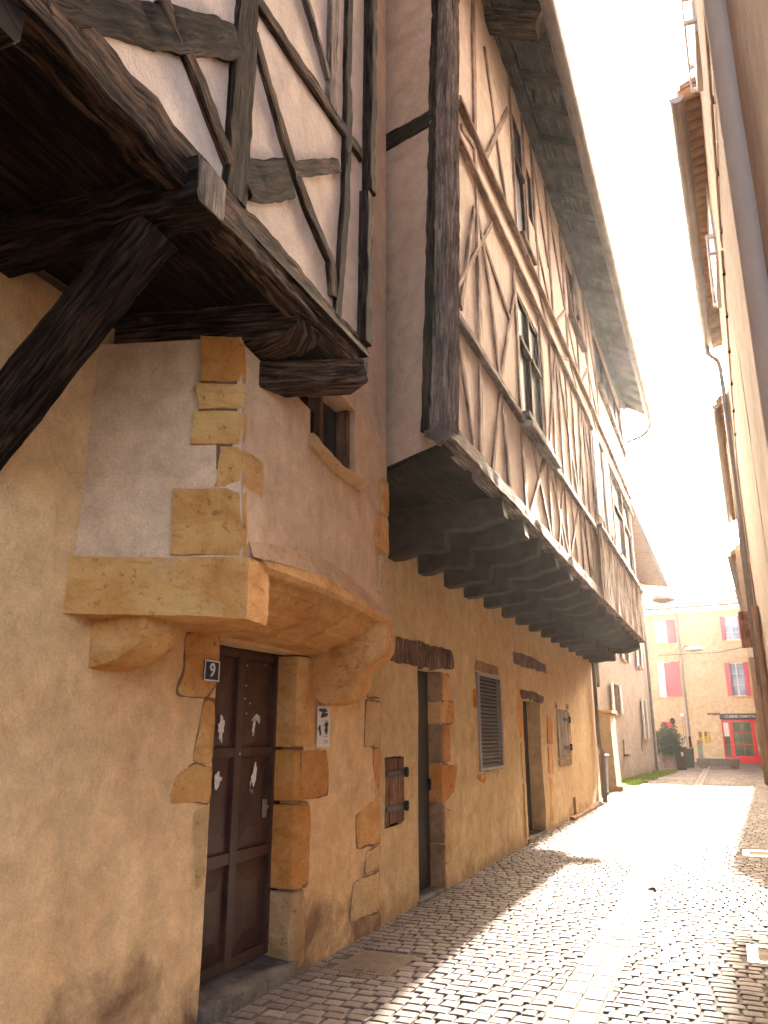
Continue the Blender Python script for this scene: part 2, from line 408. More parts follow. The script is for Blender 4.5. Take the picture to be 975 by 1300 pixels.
    def poly(s, pts, nrm, t0, t1, rnd=0.003, jit=0.013, seg=0.03, back=0.0):
        """irregular stone: outline pts, raised from t0 to t1 along nrm with rounded worn edges"""
        nrm = Vector(nrm).normalized(); P = [Vector(p) for p in pts]; s.sharp = 40
        t1 = t0 + (t1 - t0) * 0.6
        out = []
        for a, b in zip(P, P[1:] + P[:1]):
            n = max(1, int((b - a).length / seg))
            for i in range(n): out.append(a.lerp(b, i / n))
        c = sum(out, Vector()) / len(out)
        # smooth corners once
        m = len(out)
        if m > 8: out = [(out[i - 1] + out[i] * 2 + out[(i + 1) % m]) / 4 for i in range(m)]
        ro = random.random() * 30
        o2 = []
        for p in out:
            nv = noise.noise_vector(p * 11 + Vector((ro, 0, 0))) * jit + noise.noise_vector(p * 4 + Vector((ro, 0, 0))) * jit * 1.3
            nv -= nrm * nv.dot(nrm); o2.append(p + nv)
        th = t1 - t0
        def ring(k, t): return [p + (c - p).normalized() * k + nrm * (t + noise.noise(p * 8 + Vector((ro, 3, t * 9))) * min(0.006, th * .25)) for p in o2]
        rings = [[p + nrm * (t0 - back) for p in o2], ring(0, t0 + th * 0.45), ring(rnd * 0.5, t0 + th * 0.85), ring(rnd * 1.6, t1)]
        # inner rings for an uneven face
        sizes = [(0.5)]
        rings.append([c.lerp(p, 0.55) + nrm * (t1 + noise.noise(p * 6 + Vector((ro, 1, 0))) * 0.006) for p in o2])
        vs = [q for g in rings for q in g]; k = len(vs); vs.append(c + nrm * (t1 + 0.002))
        fs = []
        for i in range(len(rings) - 1):
            for j in range(m):
                j2 = (j + 1) % m
                fs.append((i * m + j, i * m + j2, (i + 1) * m + j2, (i + 1) * m + j))
        L_ = (len(rings) - 1) * m
        for j in range(m): fs.append((L_ + j, L_ + (j + 1) % m, k))
        # orient outward
        a, b_, c_ = (Vector(vs[x]) for x in fs[-1])
        if (b_ - a).cross(c_ - a).dot(nrm) < 0: fs = [f[::-1] for f in fs]
        return s.add(vs, fs, None, True)
    def build(s, name, mat, parent=None, root=None):
        me = bpy.data.meshes.new(name)
        if root is None and parent is not None:
            root = parent
            while root.parent is not None: root = root.parent
        off = Vector(root.location) if root is not None else Vector((0, 0, 0))
        if root is None and s.v:   # stand-alone mesh: origin at its own base centre
            xs = [v[0] for v in s.v]; ys = [v[1] for v in s.v]; zs = [v[2] for v in s.v]
            off = Vector(((min(xs) + max(xs)) / 2, (min(ys) + max(ys)) / 2, min(zs)))
        me.from_pydata([(v[0] - off.x, v[1] - off.y, v[2] - off.z) for v in s.v], [], s.f)
        ul = me.uv_layers.new(name="UVMap")
        flat = [c for f in s.uv for p in f for c in p]
        ul.data.foreach_set("uv", flat)
        me.polygons.foreach_set("use_smooth", s.sm)
        me.materials.append(M[mat] if isinstance(mat, str) else mat)
        me.validate(); me.update()
        if any(s.sm): me.set_sharp_from_angle(angle=R(s.sharp))
        o = bpy.data.objects.new(name, me); COL.objects.link(o)
        if parent is not None: o.parent = parent
        else: o.location = off
        return o

def root(name, loc, label, cat, group=None):
    o = bpy.data.objects.new(name, None); COL.objects.link(o)
    o.empty_display_size = 0.2; o.location = loc
    o["label"] = label; o["category"] = cat
    if group: o["group"] = group
    return o
def tag(o, label, cat, group=None):
    o["label"] = label; o["category"] = cat
    if group: o["group"] = group
    return o
def struct(o, kind="structure"):
    o["kind"] = kind; return o

def sheet(P, a0, a1, z0, z1, holes=(), step=0.14, amp=0.01, jit=0.0, thick=None):
    """wall surface P(a,z)->point with real openings; holes = (a0,a1,z0,z1,depth); reveals are extruded"""
    A = {round(a0, 4), round(a1, 4)}; Z = {round(z0, 4), round(z1, 4)}
    for h in holes:
        A |= {round(h[0], 4), round(h[1], 4)}; Z |= {round(h[2], 4), round(h[3], 4)}
    def fill(S, lo, hi):
        S = sorted(x for x in S if lo - 1e-6 <= x <= hi + 1e-6); out = []
        for p, q in zip(S, S[1:]):
            n = max(1, int(round((q - p) / step))); out += [p + (q - p) * i / n for i in range(n)]
        return out + [S[-1]]
    A = fill(A, a0, a1); Z = fill(Z, z0, z1)
    def nrm(a, z):
        e = 0.01; p = Vector(P(a, z)); return (Vector(P(a + e, z)) - p).cross(Vector(P(a, z + e)) - p).normalized()
    mb = MB(); vs = []
    for a in A:
        for z in Z:
            p = Vector(P(a, z)); n = nrm(a, z)
            d = noise.noise(p * 1.1) * amp + noise.noise(p * 3.7) * amp * 0.35
            if jit:
                jv = noise.noise_vector(p * 5) * jit; jv -= n * jv.dot(n); p = p + jv
            vs.append(p + n * d)
    nz = len(Z); fs = []; inside = {}
    def hole(i, j):
        a = (A[i] + A[i + 1]) / 2; z = (Z[j] + Z[j + 1]) / 2
        for h in holes:
            if h[0] < a < h[1] and h[2] < z < h[3]: return h
        return None
    H = [[hole(i, j) for j in range(nz - 1)] for i in range(len(A) - 1)]
    extra_v = []; extra_f = []
    for i in range(len(A) - 1):
        for j in range(nz - 1):
            if H[i][j] is None: fs.append((i * nz + j, (i + 1) * nz + j, (i + 1) * nz + j + 1, i * nz + j + 1))
            else:
                h = H[i][j]; n = nrm(A[i], Z[j])
                for di, dj, e in ((-1, 0, (0, 1)), (1, 0, (3, 2)), (0, -1, (0, 3)), (0, 1, (1, 2))):
                    ii, jj = i + di, j + dj
                    nb = H[ii][jj] if 0 <= ii < len(A) - 1 and 0 <= jj < nz - 1 else 'out'
                    if nb is None:
                        c = [i * nz + j, i * nz + j + 1, (i + 1) * nz + j + 1, (i + 1) * nz + j]
                        p, q = vs[c[e[0]]], vs[c[e[1]]]; o = len(extra_v)
                        extra_v += [p, q, q - n * h[4], p - n * h[4]]; extra_f.append((o, o + 1, o + 2, o + 3))
    mb.add(vs, fs, None, True)
    if extra_f: mb.add(extra_v, extra_f, None, False)
    return mb

def text_mesh(name, body, size, mat, parent, origin, ax, up, rt, extrude=0.004):
    cu = bpy.data.curves.new(name + "_curve", 'FONT'); cu.body = body; cu.size = size; cu.extrude = extrude
    cu.align_x = 'CENTER'; cu.align_y = 'CENTER'; cu.offset = size * 0.012
    tmp = bpy.data.objects.new("tmp", cu); COL.objects.link(tmp)
    bpy.context.view_layer.update()
    dg = bpy.context.evaluated_depsgraph_get()
    me = bpy.data.meshes.new_from_object(tmp.evaluated_get(dg)); me.name = name
    bpy.data.objects.remove(tmp)
    ax, up = Vector(ax), Vector(up); n = ax.cross(up); o = Vector(origin)
    for v in me.vertices:
        c = v.co.copy(); v.co = o + ax * c.x + up * c.y + n * c.z - Vector(rt.location)
    me.materials.clear(); me.materials.append(M[mat])
    ob = bpy.data.objects.new(name, me); COL.objects.link(ob); ob.parent = parent
    return ob

W = -2.911   # plane of the left ground-floor walls

# ================================================================== GROUND
mb = MB(); mb.add([(-60, -60, -0.011), (60, -60, -0.011), (60, 160, -0.011), (-60, 160, -0.011)], [(0, 1, 2, 3)])
g = struct(mb.build("ground", 'sand')); 

def xr(Y): return 0.3 + 0.031 * Y      # foot of the right-hand walls
covers = [(-2.74, -2.3, 5.48, 6.05), (-0.03, 0.52, 6.83, 7.36), (0.04, 0.66, 12.35, 12.95)]
def paving():
    vs = []; fs = []; tones = []; rnd = random.Random(3)
    def sett(x0, x1, y0, y1):
        cx, cy = (x0 + x1) / 2, (y0 + y1) / 2
        for c in covers:
            if c[0] - 0.02 < cx < c[1] + 0.02 and c[2] - 0.02 < cy < c[3] + 0.02: return
        g_ = 0.005 + rnd.random() * 0.004
        q = [(x0 + g_, y0 + g_), (x1 - g_, y0 + g_), (x1 - g_, y1 - g_), (x0 + g_, y1 - g_)]
        q = [(a + rnd.uniform(-.006, .006), b + rnd.uniform(-.006, .006)) for a, b in q]
        und = noise.noise(Vector((cx * 0.9, cy * 0.6, 0))) * 0.006
        h = und + rnd.uniform(-0.002, 0.002); tx, ty = rnd.uniform(-.016, .016), rnd.uniform(-.016, .016)
        o = len(vs)
        for (k, z) in ((1.0, -0.03), (0.98, -0.0045), (0.86, 0.0)):
            for a, b in q:
                X, Y = cx + (a - cx) * k, cy + (b - cy) * k
                vs.append((X, Y, (h if z > -0.02 else 0) + z + (X - cx) * tx + (Y - cy) * ty))
        vs.append((cx, cy, h + 0.0015))
        for i in range(4):
            j = (i + 1) % 4
            fs.append((o + i, o + j, o + 4 + j, o + 4 + i)); fs.append((o + 4 + i, o + 4 + j, o + 8 + j, o + 8 + i))
            fs.append((o + 8 + i, o + 8 + j, o + 12))
        t = min(1, max(0, rnd.gauss(0.5, 0.22)))
        tones.extend([t] * 13)
    def field(xa, xb, y_a, y_b, cw, ch, arc):
        y = y_a; row = 0
        while y < y_b:
            hh = ch * rnd.uniform(0.85, 1.15)
            x = xa(y) - rnd.random() * cw * 0.8
            while x < xb(y):
                w = cw * rnd.uniform(0.75, 1.3)
                x0, x1 = max(x, xa(y)), min(x + w, xb(y))
                if x1 - x0 > 0.035:
                    yo = arc * math.sin((x0 + x1) * 1.9 + y * 0.35) + noise.noise(Vector((x0 * 2, y * 1.3, 0))) * 0.02
                    sett(x0, x1, y + yo, y + hh + yo)
                x += w
            y += hh; row += 1
    # left field, right field (the two slab rows run between them)
    for (ya, yb, k) in ((1.5, 16, 1.0), (16, 31, 1.15), (31, 49, 1.5)):
        field(lambda y: -3.02 if y < 20.4 else -3.9, lambda y: -1.16, ya, yb, 0.125 * k, 0.115 * k, 0.05)
        field(lambda y: -0.86, lambda y: xr(y) + 0.15, ya, yb, 0.14 * k, 0.10 * k, -0.03)
    me = bpy.data.meshes.new("cobbles"); me.from_pydata(vs, [], fs)
    at = me.attributes.new("tone", 'FLOAT', 'POINT'); at.data.foreach_set("value", tones)
    me.materials.append(M['sett']); o = bpy.data.objects.new("cobbled_road", me); COL.objects.link(o); struct(o)
    mb = MB(); y = 1.5
    for x0, x1 in ((-1.145, -1.015), (-1.0, -0.875)):
        y = 1.5 + rnd.random() * 0.2
        while y < 49:
            l = rnd.uniform(0.19, 0.32); z = rnd.uniform(-.002, .003)
            j = rnd.uniform(-.004, .004)
            a, b, c, d = x0 + .004 + j, x1 - .004 + j, y + .005, y + l - .005
            e = 0.006
            mb.add([(a, c, -.03), (b, c, -.03), (b, d, -.03), (a, d, -.03), (a, c, z - .004), (b, c, z - .004), (b, d, z - .004), (a, d, z - .004),
                    (a + e, c + e, z), (b - e, c + e, z), (b - e, d - e, z), (a + e, d - e, z)],
                   [(0, 1, 5, 4), (1, 2, 6, 5), (2, 3, 7, 6), (3, 0, 4, 7), (4, 5, 9, 8), (5, 6, 10, 9), (6, 7, 11, 10), (7, 4, 8, 11), (8, 9, 10, 11)])
            y += l
    struct(mb.build("paving_strip", 'slab'))
paving()

def haze():  # added thin volume; its scatter stands in for glare around the sun
    m = bpy.data.materials.new("haze"); m.use_nodes = True; nt = m.node_tree; nt.nodes.clear()
    o = nt.nodes.new("ShaderNodeOutputMaterial"); v = nt.nodes.new("ShaderNodeVolumePrincipled")
    v.inputs["Density"].default_value = 0.0002; v.inputs["Anisotropy"].default_value = 0.82; v.inputs["Color"].default_value = (1, 0.95, 0.91, 1)
    nt.links.new(v.outputs[0], o.inputs["Volume"])
    b = MB().box(-16, 16, -9, 72, -1.1, 17).build("haze", m); b["kind"] = "stuff"
    tag(b, "thin haze added for the glare toward the low sun", "haze")
haze()

# ================================================================== HOUSE NUMBER NINE
H1 = root("stone_house", (-2.9, 2.6, 0), "old ochre rendered house numbered 9 with golden stone door hood and black timber jetty overhead", "house")
DOOR = (4.17, 5.32, 0.0, 2.17)
wall = sheet(lambda a, z: (W, a, z), -2.5, 6.79, -0.12, 3.78, [(DOOR[0], DOOR[1], -0.12, DOOR[3], 0.34)], 0.11, 0.014, 0.006)
wall.build("wall", 'plaster_near', H1)
# rear mass keeps daylight out of the shell
MB().box(-9, -3.42, -2.5, 6.79, -0.1, 11).box(-3.42, -3.0, -2.5, 6.79, 3.9, 11).build("rear_wall", 'plaster_side', H1)
# projecting stair turret above the hood
def cor(z): return 3.27 - 0.10 * (z - 2.15)
TR0 = (-2.42, 5.75)
def side(a, z):
    y1 = cor(z); return (-2.93 + (0.78) * a, 2.89 + (y1 - 2.89) * a, z)
def front(a, z):
    y0 = cor(z); return (-2.15 + (TR0[0] + 2.15) * a, y0 + (TR0[1] - y0) * a, z)
mbt = sheet(side, 0, 1, 2.42, 3.625, (), 0.14, 0.012)
mbt.build("stair_turret", 'plaster_turret', H1)
fa = lambda Y: (Y - 3.2) / (5.75 - 3.2)
ft = sheet(front, 0, 1, 2.42, 3.60, [(fa(4.12), fa(4.98), 3.42, 3.60, 0.22)], 0.09, 0.008)
ft.build("stair_turret", 'plaster_turret', H1)
up = MB()
up.add([(-2.252, 4.1, 3.98), (-2.42, 5.75, 3.98), (-2.42, 5.75, 11), (-2.252, 4.1, 11), (-3.0, 5.75, 2.4), (-3.0, 5.75, 11), (-3, 2.9, 11)],
       [(0, 1, 2, 3)])
up.build("upper_wall", 'plaster_side', H1)
sheet(front, fa(3.95), 1, 3.60, 3.98, [(fa(4.12), fa(4.98), 3.60, 3.95, 0.22)], 0.09, 0.008).build('stair_turret', 'plaster_turret', H1)
MB().add([(-2.42, 5.752, 2.44), (-3.0, 5.752, 2.44), (-3.0, 5.752, 11), (-2.42, 5.752, 11)], [(0, 1, 2, 3)]).build("turret_return", 'plaster_side', H1)
MB().add([(-2.43, 5.75, 2.425), (-2.93, 5.75, 2.425), (-2.93, 2.9, 2.425), (-2.16, 3.25, 2.425)], [(0, 1, 2, 3)]).build("turret_underside", 'stone_pale', H1)
# turret window
win = MB().beam([(-2.228, 4.05, 3.38), (-2.29, 4.55, 3.355), (-2.335, 5.05, 3.40)], 0.13, 0.085, (1, 0, 0), 0.008, 0.06, 0.9)
win.build("window_sill", 'stone_pale', H1)
wf = MB()
wf.box(-2.44, -2.38, 4.08, 4.15, 3.40, 3.97).box(-2.47, -2.38, 4.90, 5.05, 3.40, 3.97).box(-2.44, -2.39, 4.15, 4.90, 3.40, 3.45).box(-2.44, -2.40, 4.5, 4.54, 3.45, 3.97)
wfo = wf.build("window", 'wood_redbrown', H1)
MB().box(-2.5, -2.48, 4.1, 5.0, 3.4, 3.95).build("pane", 'glass', wfo)
# quoins of the turret corner: each block wraps the corner
def quoin(z0, z1, ls, lf, mat='stone_gold', proud=0.010):
    zc = (z0 + z1) / 2
    for fn, l, nm in ((side, ls, 0), (front, lf, 1)):
        pass
    mb = MB(); nS = Vector((0.37, -0.78, 0)).normalized() ; 
    c0 = Vector((-2.15, cor(z0), z0)); c1 = Vector((-2.15, cor(z1), z1))
    dS = (Vector((-2.93, 2.89, 0)) - Vector((-2.15, 3.27, 0))).normalized(); dF = (Vector((TR0[0], TR0[1], 0)) - Vector((-2.15, 3.27, 0))).normalized()
    nF = Vector((0.995, 0.1, 0)); nS = Vector((dS.y, -dS.x, 0)); nS = nS if nS.y < 0 else -nS
    out = (nS + nF).normalized() * proud * 1.25
    j = lambda: random.uniform(-.02, .02)
    a = [c0 + out, c1 + out]
    jj = [j() for _ in range(4)]
    S0, S1 = c0 + dS * (ls + jj[0]), c1 + dS * (ls + jj[1]); F0, F1 = c0 + dF * (lf + jj[2]), c1 + dF * (lf + jj[3])
    n = 7; cols = []
    for k in range(n + 1):
        t = k / n; row = []
        B = [S0 - nS * 0.03, S0 + nS * proud * .9, c0 + out + dS * .02, c0 + out * 0.95 + dF * .02, F0 + nF * proud * .9, F0 - nF * 0.03]
        T = [S1 - nS * 0.03, S1 + nS * proud * .9, c1 + out + dS * .02, c1 + out * 0.95 + dF * .02, F1 + nF * proud * .9, F1 - nF * 0.03]
        full = []
        for u in range(5):
            m_ = 1 if u in (0, 4) else 5
            for q in range(m_):
                s_ = q / m_; full.append((B[u].lerp(B[u + 1], s_)).lerp(T[u].lerp(T[u + 1], s_), t))
        full.append(B[-1].lerp(T[-1], t))
        shrink = 0.010 if k in (0, n) else 0
        r_ = []
        for p in full:
            nv = noise.noise_vector(p * 9) * 0.007 + noise.noise_vector(p * 24) * 0.0025
            q = p + nv
            if shrink: q = q - out.normalized() * shrink
            r_.append(q)
        cols.append(r_)
    m_ = len(cols[0]); vs = [p for r_ in cols for p in r_]
    fs = [(k * m_ + i, k * m_ + i + 1, (k + 1) * m_ + i + 1, (k + 1) * m_ + i) for k in range(n) for i in range(m_ - 1)]
    fs = [f if True else f for f in fs]
    mb.sharp = 40
    mb.add(vs, fs, None, True)
    mb.add(cols[0], [tuple(range(m_))]); mb.add(cols[-1], [tuple(range(m_))[::-1]])
    return mb.build("quoin_stone", mat, H1)
def backing():
    mb = MB(); vs = []; zz = [2.45 + i * 0.1 for i in range(12)] + [3.62]
    for z in zz:
        for (dx_, dy_) in ((-0.12, -0.053), (-0.07, -0.031), (-0.02, -0.010)):
            vs.append((-2.15 + dx_, cor(z) + dy_, z))
    mb.add(vs, [(i * 3 + j, i * 3 + j + 1, (i + 1) * 3 + j + 1, (i + 1) * 3 + j) for i in range(len(zz) - 1) for j in range(2)])
    mb.build("quoin_joint", 'joint_dark', H1)
backing()
quoin(2.46, 2.80, 0.36, 0.05)
quoin(2.815, 3.02, 0.12, 0.24)
quoin(3.035, 3.21, 0.24, 0.03)
quoin(3.225, 3.36, 0.23, 0.03)
quoin(3.375, 3.62, 0.22, 0.03, 'stone_orange')
# lintel block on the oblique side
def block(P, nx, nz, mat, name, amp=0.008, parent=H1, seed=0):
    """closed six-sided block from 8 corners, subdivided and worn"""
    B = [Vector(p) for p in P]   # 0-3 bottom loop, 4-7 top loop
    mb = MB(); mb.sharp = 36
    def T(u, v, w): 
        b = (B[0].lerp(B[1], u)).lerp(B[3].lerp(B[2], u), v); t = (B[4].lerp(B[5], u)).lerp(B[7].lerp(B[6], u), v)
        p = b.lerp(t, w)
        cen = sum(B, Vector()) / 8
        e = sum(1 for k in (u, v, w) if k in (0.0, 1.0))
        if e >= 2: p = p + (cen - p).normalized() * (0.006 if e == 2 else 0.012)
        return p + noise.noise_vector(p * 5 + Vector((seed, 0, 0))) * amp + noise.noise_vector(p * 17) * amp * 0.5
    def face(f, n1, n2, flip):
        vs = [f(i / n1, j / n2) for i in range(n1 + 1) for j in range(n2 + 1)]
        q = [(i * (n2 + 1) + j, (i + 1) * (n2 + 1) + j, (i + 1) * (n2 + 1) + j + 1, i * (n2 + 1) + j + 1) for i in range(n1) for j in range(n2)]
        if flip: q = [x[::-1] for x in q]
        mb.add(vs, q, None, True)
    ny = 5
    face(lambda a, b: T(a, 0.0, b), nx, nz, False); face(lambda a, b: T(a, 1.0, b), nx, nz, True)
    face(lambda a, b: T(0.0, a, b), ny, nz, True); face(lambda a, b: T(1.0, a, b), ny, nz, False)
    face(lambda a, b: T(a, b, 0.0), nx, ny, True); face(lambda a, b: T(a, b, 1.0), nx, ny, False)
    return mb.build(name, mat, parent)
block([(-2.97, 2.84, 2.165), (-2.10, 3.235, 2.135), (-2.14, 3.50, 2.135), (-2.97, 3.30, 2.165),
       (-2.97, 2.84, 2.445), (-2.10, 3.235, 2.445), (-2.14, 3.50, 2.445), (-2.97, 3.30, 2.445)], 16, 7, 'stone_gold', "lintel_stone")
# curved hood moulding along the front
def hood():
    mb = MB(); n = 26; rings = []
    for i in range(n + 1):
        t = i / n; Y = 3.42 + (5.62 - 3.42) * t
        x = -2.15 - 0.101 * (Y - 3.27)
        zt = 2.52 + 0.13 * math.sin(math.pi * min(1, t * 1.05)) ; zl = 2.405 + 0.03 * math.sin(math.pi * t)
        nz_ = zl + 0.45 * (zt - zl)
        prof = [(x - 0.30, nz_ + .1), (x - 0.01, nz_ + 0.10), (x + 0.02, nz_ + 0.015), (x + 0.045, nz_), (x + 0.05, zl + 0.03), (x + 0.03, zl), (x - 0.03, zl - 0.004), (x - 0.04, zl - 0.05),
                (x - 0.07, zl - 0.055), (x - 0.12, zl - 0.10), (x - 0.20, zl - 0.13), (x - 0.21, zl - 0.155), (x - 0.38, zl - 0.20), (x - 0.40, zl - 0.225), (-2.95, zl - 0.245), (-2.95, zt)]
        ring = []
        for (px_, pz) in prof:
            p = Vector((px_, Y, pz)); ring.append(p + noise.noise_vector(p * 6) * 0.009 + noise.noise_vector(p * 18) * 0.004)
        rings.append(ring)
    m_ = len(rings[0]); vs = [p for r_ in rings for p in r_]
    fs = [(i * m_ + j, (i + 1) * m_ + j, (i + 1) * m_ + (j + 1) % m_, i * m_ + (j + 1) % m_) for i in range(n) for j in range(m_)]
    mb.sharp = 30
    mb.add(vs, fs, None, True)
    mb.add(rings[0], [tuple(range(m_))]); mb.add(rings[-1], [tuple(range(m_))[::-1]])
    mb.build("door_hood", 'stone_gold', H1)
    wb = MB(); vs = []
    for i in range(n + 1):
        t = i / n; Y = 3.30 + (5.64 - 3.30) * t; x = -2.15 - 0.101 * (Y - 3.27)
        zt = 2.52 + 0.13 * math.sin(math.pi * min(1, t * 1.05)); zl = 2.405 + 0.03 * math.sin(math.pi * t); nz_ = zl + 0.45 * (zt - zl)
        for k in range(5):
            q = k / 4; p = Vector((x + 0.032 - 0.03 * q - 0.002, Y, nz_ + 0.004 + (zt + .02 - nz_) * q)); vs.append(p + noise.noise_vector(p * 9) * 0.006)
    wb.add(vs, [(i * 5 + j, (i + 1) * 5 + j, (i + 1) * 5 + j + 1, i * 5 + j + 1) for i in range(n) for j in range(4)], None, True)
    wb.build("hood_weathering", 'stone_pinkish', H1)
hood()
# left corbel under the lintel (chamfered block)
def corbel(prof, y0, y1, mat, name="corbel"):
    """profile in X (from wall) and Z, extruded along Y"""
    mb = MB(); n = 6; rings = []
    for i in range(n + 1):
        Y = y0 + (y1 - y0) * i / n
        k = 0.012 if i in (0, n) else 0
        cx = sum(p[0] for p in prof) / len(prof); cz = sum(p[1] for p in prof) / len(prof)
        ring = []
        for a, b in prof:
            p = Vector((a, Y, b)); c = Vector((cx, Y, cz)); p = p + (c - p).normalized() * k
            ring.append(p + noise.noise_vector(p * 7) * 0.008 + noise.noise_vector(p * 20) * 0.003)
        rings.append(ring)
    m_ = len(prof); vs = [p for r_ in rings for p in r_]
    fs = [(i * m_ + j, (i + 1) * m_ + j, (i + 1) * m_ + (j + 1) % m_, i * m_ + (j + 1) % m_) for i in range(n) for j in range(m_)]
    mb.add(vs, fs, None, True); mb.add(rings[0], [tuple(range(m_))]); mb.add(rings[-1], [tuple(range(m_))[::-1]])
    return mb.build(name, mat, H1)
def curve(pts, n=5):
    out = []
    for i in range(len(pts) - 1):
        p0 = pts[max(i - 1, 0)]; p1 = pts[i]; p2 = pts[i + 1]; p3 = pts[min(i + 2, len(pts) - 1)]
        for k in range(n):
            t = k / n
            out.append(tuple(0.5 * ((2 * b) + (-a + c) * t + (2 * a - 5 * b + 4 * c - d) * t * t + (-a + 3 * b - 3 * c + d) * t ** 3) for a, b, c, d in zip(p0, p1, p2, p3)))
    return out + [pts[-1]]
corbel([(W - .05, 2.17), (W + 0.34, 2.17), (W + 0.34, 2.10), (W + 0.30, 2.02), (W + 0.16, 1.93), (W - 0.05, 1.90)], 3.06, 3.36, 'stone_gold')
corbel([(W - .05, 2.42)] + [(-2.33, 2.42)] + curve([(-2.31, 2.36), (-2.33, 2.20), (-2.44, 2.08), (-2.50, 2.03), (-2.52, 1.94), (-2.62, 1.83), (-2.80, 1.80), (W + 0.02, 1.86)]) + [(W - .05, 1.9)], 5.42, 5.70, 'stone_gold')

# jamb and wall stones, flush-ish with the render
def wstone(pts, mat='stone_gold', t=0.016, name="jamb_stone", X=W, par=H1):
    p3 = [(X, a, b) for a, b in pts]
    ca, cb = sum(p[0] for p in pts) / len(pts), sum(p[1] for p in pts) / len(pts)
    def grow(a, b):
        d = max(1e-6, math.hypot(a - ca, b - cb)); k = 1 + 0.016 / d; return (X, ca + (a - ca) * k, cb + (b - cb) * k)
    if t > 0.009: MB().poly([grow(a, b) for a, b in pts], (1, 0, 0), 0.0, 0.005, 0.001, 0.012, back=0.02).build("mortar_joint", 'joint', par)
    return MB().poly(p3, (1, 0, 0), 0.0, t, back=0.02).build(name, mat, par)
wstone([(3.83, 2.18), (4.165, 2.19), (4.17, 1.92), (4.08, 1.81), (3.78, 1.82), (3.84, 1.98)])
wstone([(4.05, 1.79), (4.165, 1.80), (4.165, 1.42), (3.98, 1.44)])
wstone([(3.97, 1.42), (4.165, 1.40), (4.165, 1.19), (3.78, 1.22), (3.82, 1.36)])
wstone([(4.0, 1.16), (4.16, 1.17), (4.165, 0.75), (4.08, 0.72)], 'stone_pale', 0.008)
# right jamb: blocks showing both the splayed reveal and the wall face
for (z0, z1, yo, mt) in ((0.03, 0.52, 5.40, 'stone_brown'), (0.535, 1.10, 5.44, 'stone_orange'), (1.12, 1.48, 5.71, 'stone_orange'), (1.495, 2.16, 5.47, 'stone_gold')):
    block([(-3.16, 5.235, z0), (W - 0.02, 5.235, z0), (W + 0.022, 5.33, z0), (-3.16, 5.34, z0),
           (-3.16, 5.235, z1), (W - 0.02, 5.235, z1), (W + 0.022, 5.33, z1), (-3.16, 5.34, z1)], 6, 9, mt, "jamb_stone", 0.006)
    e = random.uniform(-.02, .02)
    wstone([(5.30, z0 + 0.01), (yo, z0 + 0.005 + e), (yo + e, (z0 + z1) / 2), (yo - 0.02, z1 - 0.01), (5.30, z1)], mt, 0.020)
# boundary quoins
for pts, mt in (([(6.52, 2.34), (6.78, 2.36), (6.79, 1.91), (6.47, 1.90)], 'stone_pale'),
                ([(6.45, 1.88), (6.78, 1.88), (6.78, 1.48), (6.42, 1.49)], 'stone_pale'),
                ([(6.60, 1.46), (6.78, 1.46), (6.77, 1.04), (6.66, 1.03)], 'stone_gold'),
                ([(6.54, 1.02), (6.76, 1.02), (6.75, 0.67), (6.30, 0.68), (6.26, 0.93)], 'stone_gold'),
                ([(6.48, 0.64), (6.76, 0.64), (6.75, 0.46), (6.45, 0.46)], 'stone_pale'),
                ([(6.22, 0.42), (6.75, 0.44), (6.74, 0.12), (6.15, 0.16)], 'stone_pale')):
    wstone(pts, mt, 0.012, "quoin_stone")
# small strip of stones at the turret's right edge
tx = lambda Y: -2.15 - 0.101 * (Y - 3.27)
for z0, z1, y0 in ((2.66, 2.98, 5.50), (3.0, 3.30, 5.44), (3.32, 3.62, 5.56)):
    MB().poly([(tx(y0), y0, z0), (tx(5.74), 5.74, z0), (tx(5.74), 5.74, z1), (tx(y0), y0 + .03, z1)], (1, 0.1, 0), 0, 0.012, back=0.02).build("quoin_stone", 'stone_gold' if z0 > 2.9 else 'stone_pale', H1)

# door nine
D1 = MB().box(-3.17, -3.13, 4.22, 5.26, 0.13, 2.2).build("door", 'door_brown', H1)
def panel(mb, y0, y1, z0, z1, X, bev=0.09, h=0.02):
    i = bev
    vs = [(X, y0, z0), (X, y1, z0), (X, y1, z1), (X, y0, z1), (X + h, y0 + i, z0 + i), (X + h, y1 - i, z0 + i), (X + h, y1 - i, z1 - i), (X + h, y0 + i, z1 - i)]
    mb.add(vs, [(0, 1, 5, 4), (1, 2, 6, 5), (2, 3, 7, 6), (3, 0, 4, 7), (4, 5, 6, 7)])
pm = MB()
for z0, z1 in ((0.20, 0.76), (0.84, 1.44), (1.50, 2.11)):
    for y0, y1 in ((4.26, 4.70), (4.78, 5.20)):
        panel(pm, y0 + .01, y1 - .01, z0 + .01, z1 - .01, -3.128, 0.12, 0.022)
pm.build("door_panel", 'door_brown', D1)
fr = MB()
for y0, y1 in ((4.22, 4.26), (4.70, 4.78), (5.20, 5.25)): fr.box(-3.13, -3.098, y0, y1, 0.13, 2.16)
for z0, z1 in ((0.13, 0.20), (0.765, 0.835), (1.442, 1.498), (2.11, 2.16)):
    for y0, y1 in ((4.26, 4.70), (4.78, 5.20)): fr.box(-3.13, -3.102, y0, y1, z0, z1)
fr.build("door_rail", 'door_brown', D1)
MB().box(-3.14, -3.075, 5.25, 5.285, 0.13, 2.2).box(-3.14, -3.08, 4.2, 5.25, 2.16, 2.21).build("door_frame", 'iron', D1)
MB().box(-3.098, -3.088, 5.08, 5.13, 1.02, 1.14).tube([(-3.09, 5.105, 1.09), (-3.065, 5.105, 1.09)], 0.012).build("lock_plate", 'brass', D1)
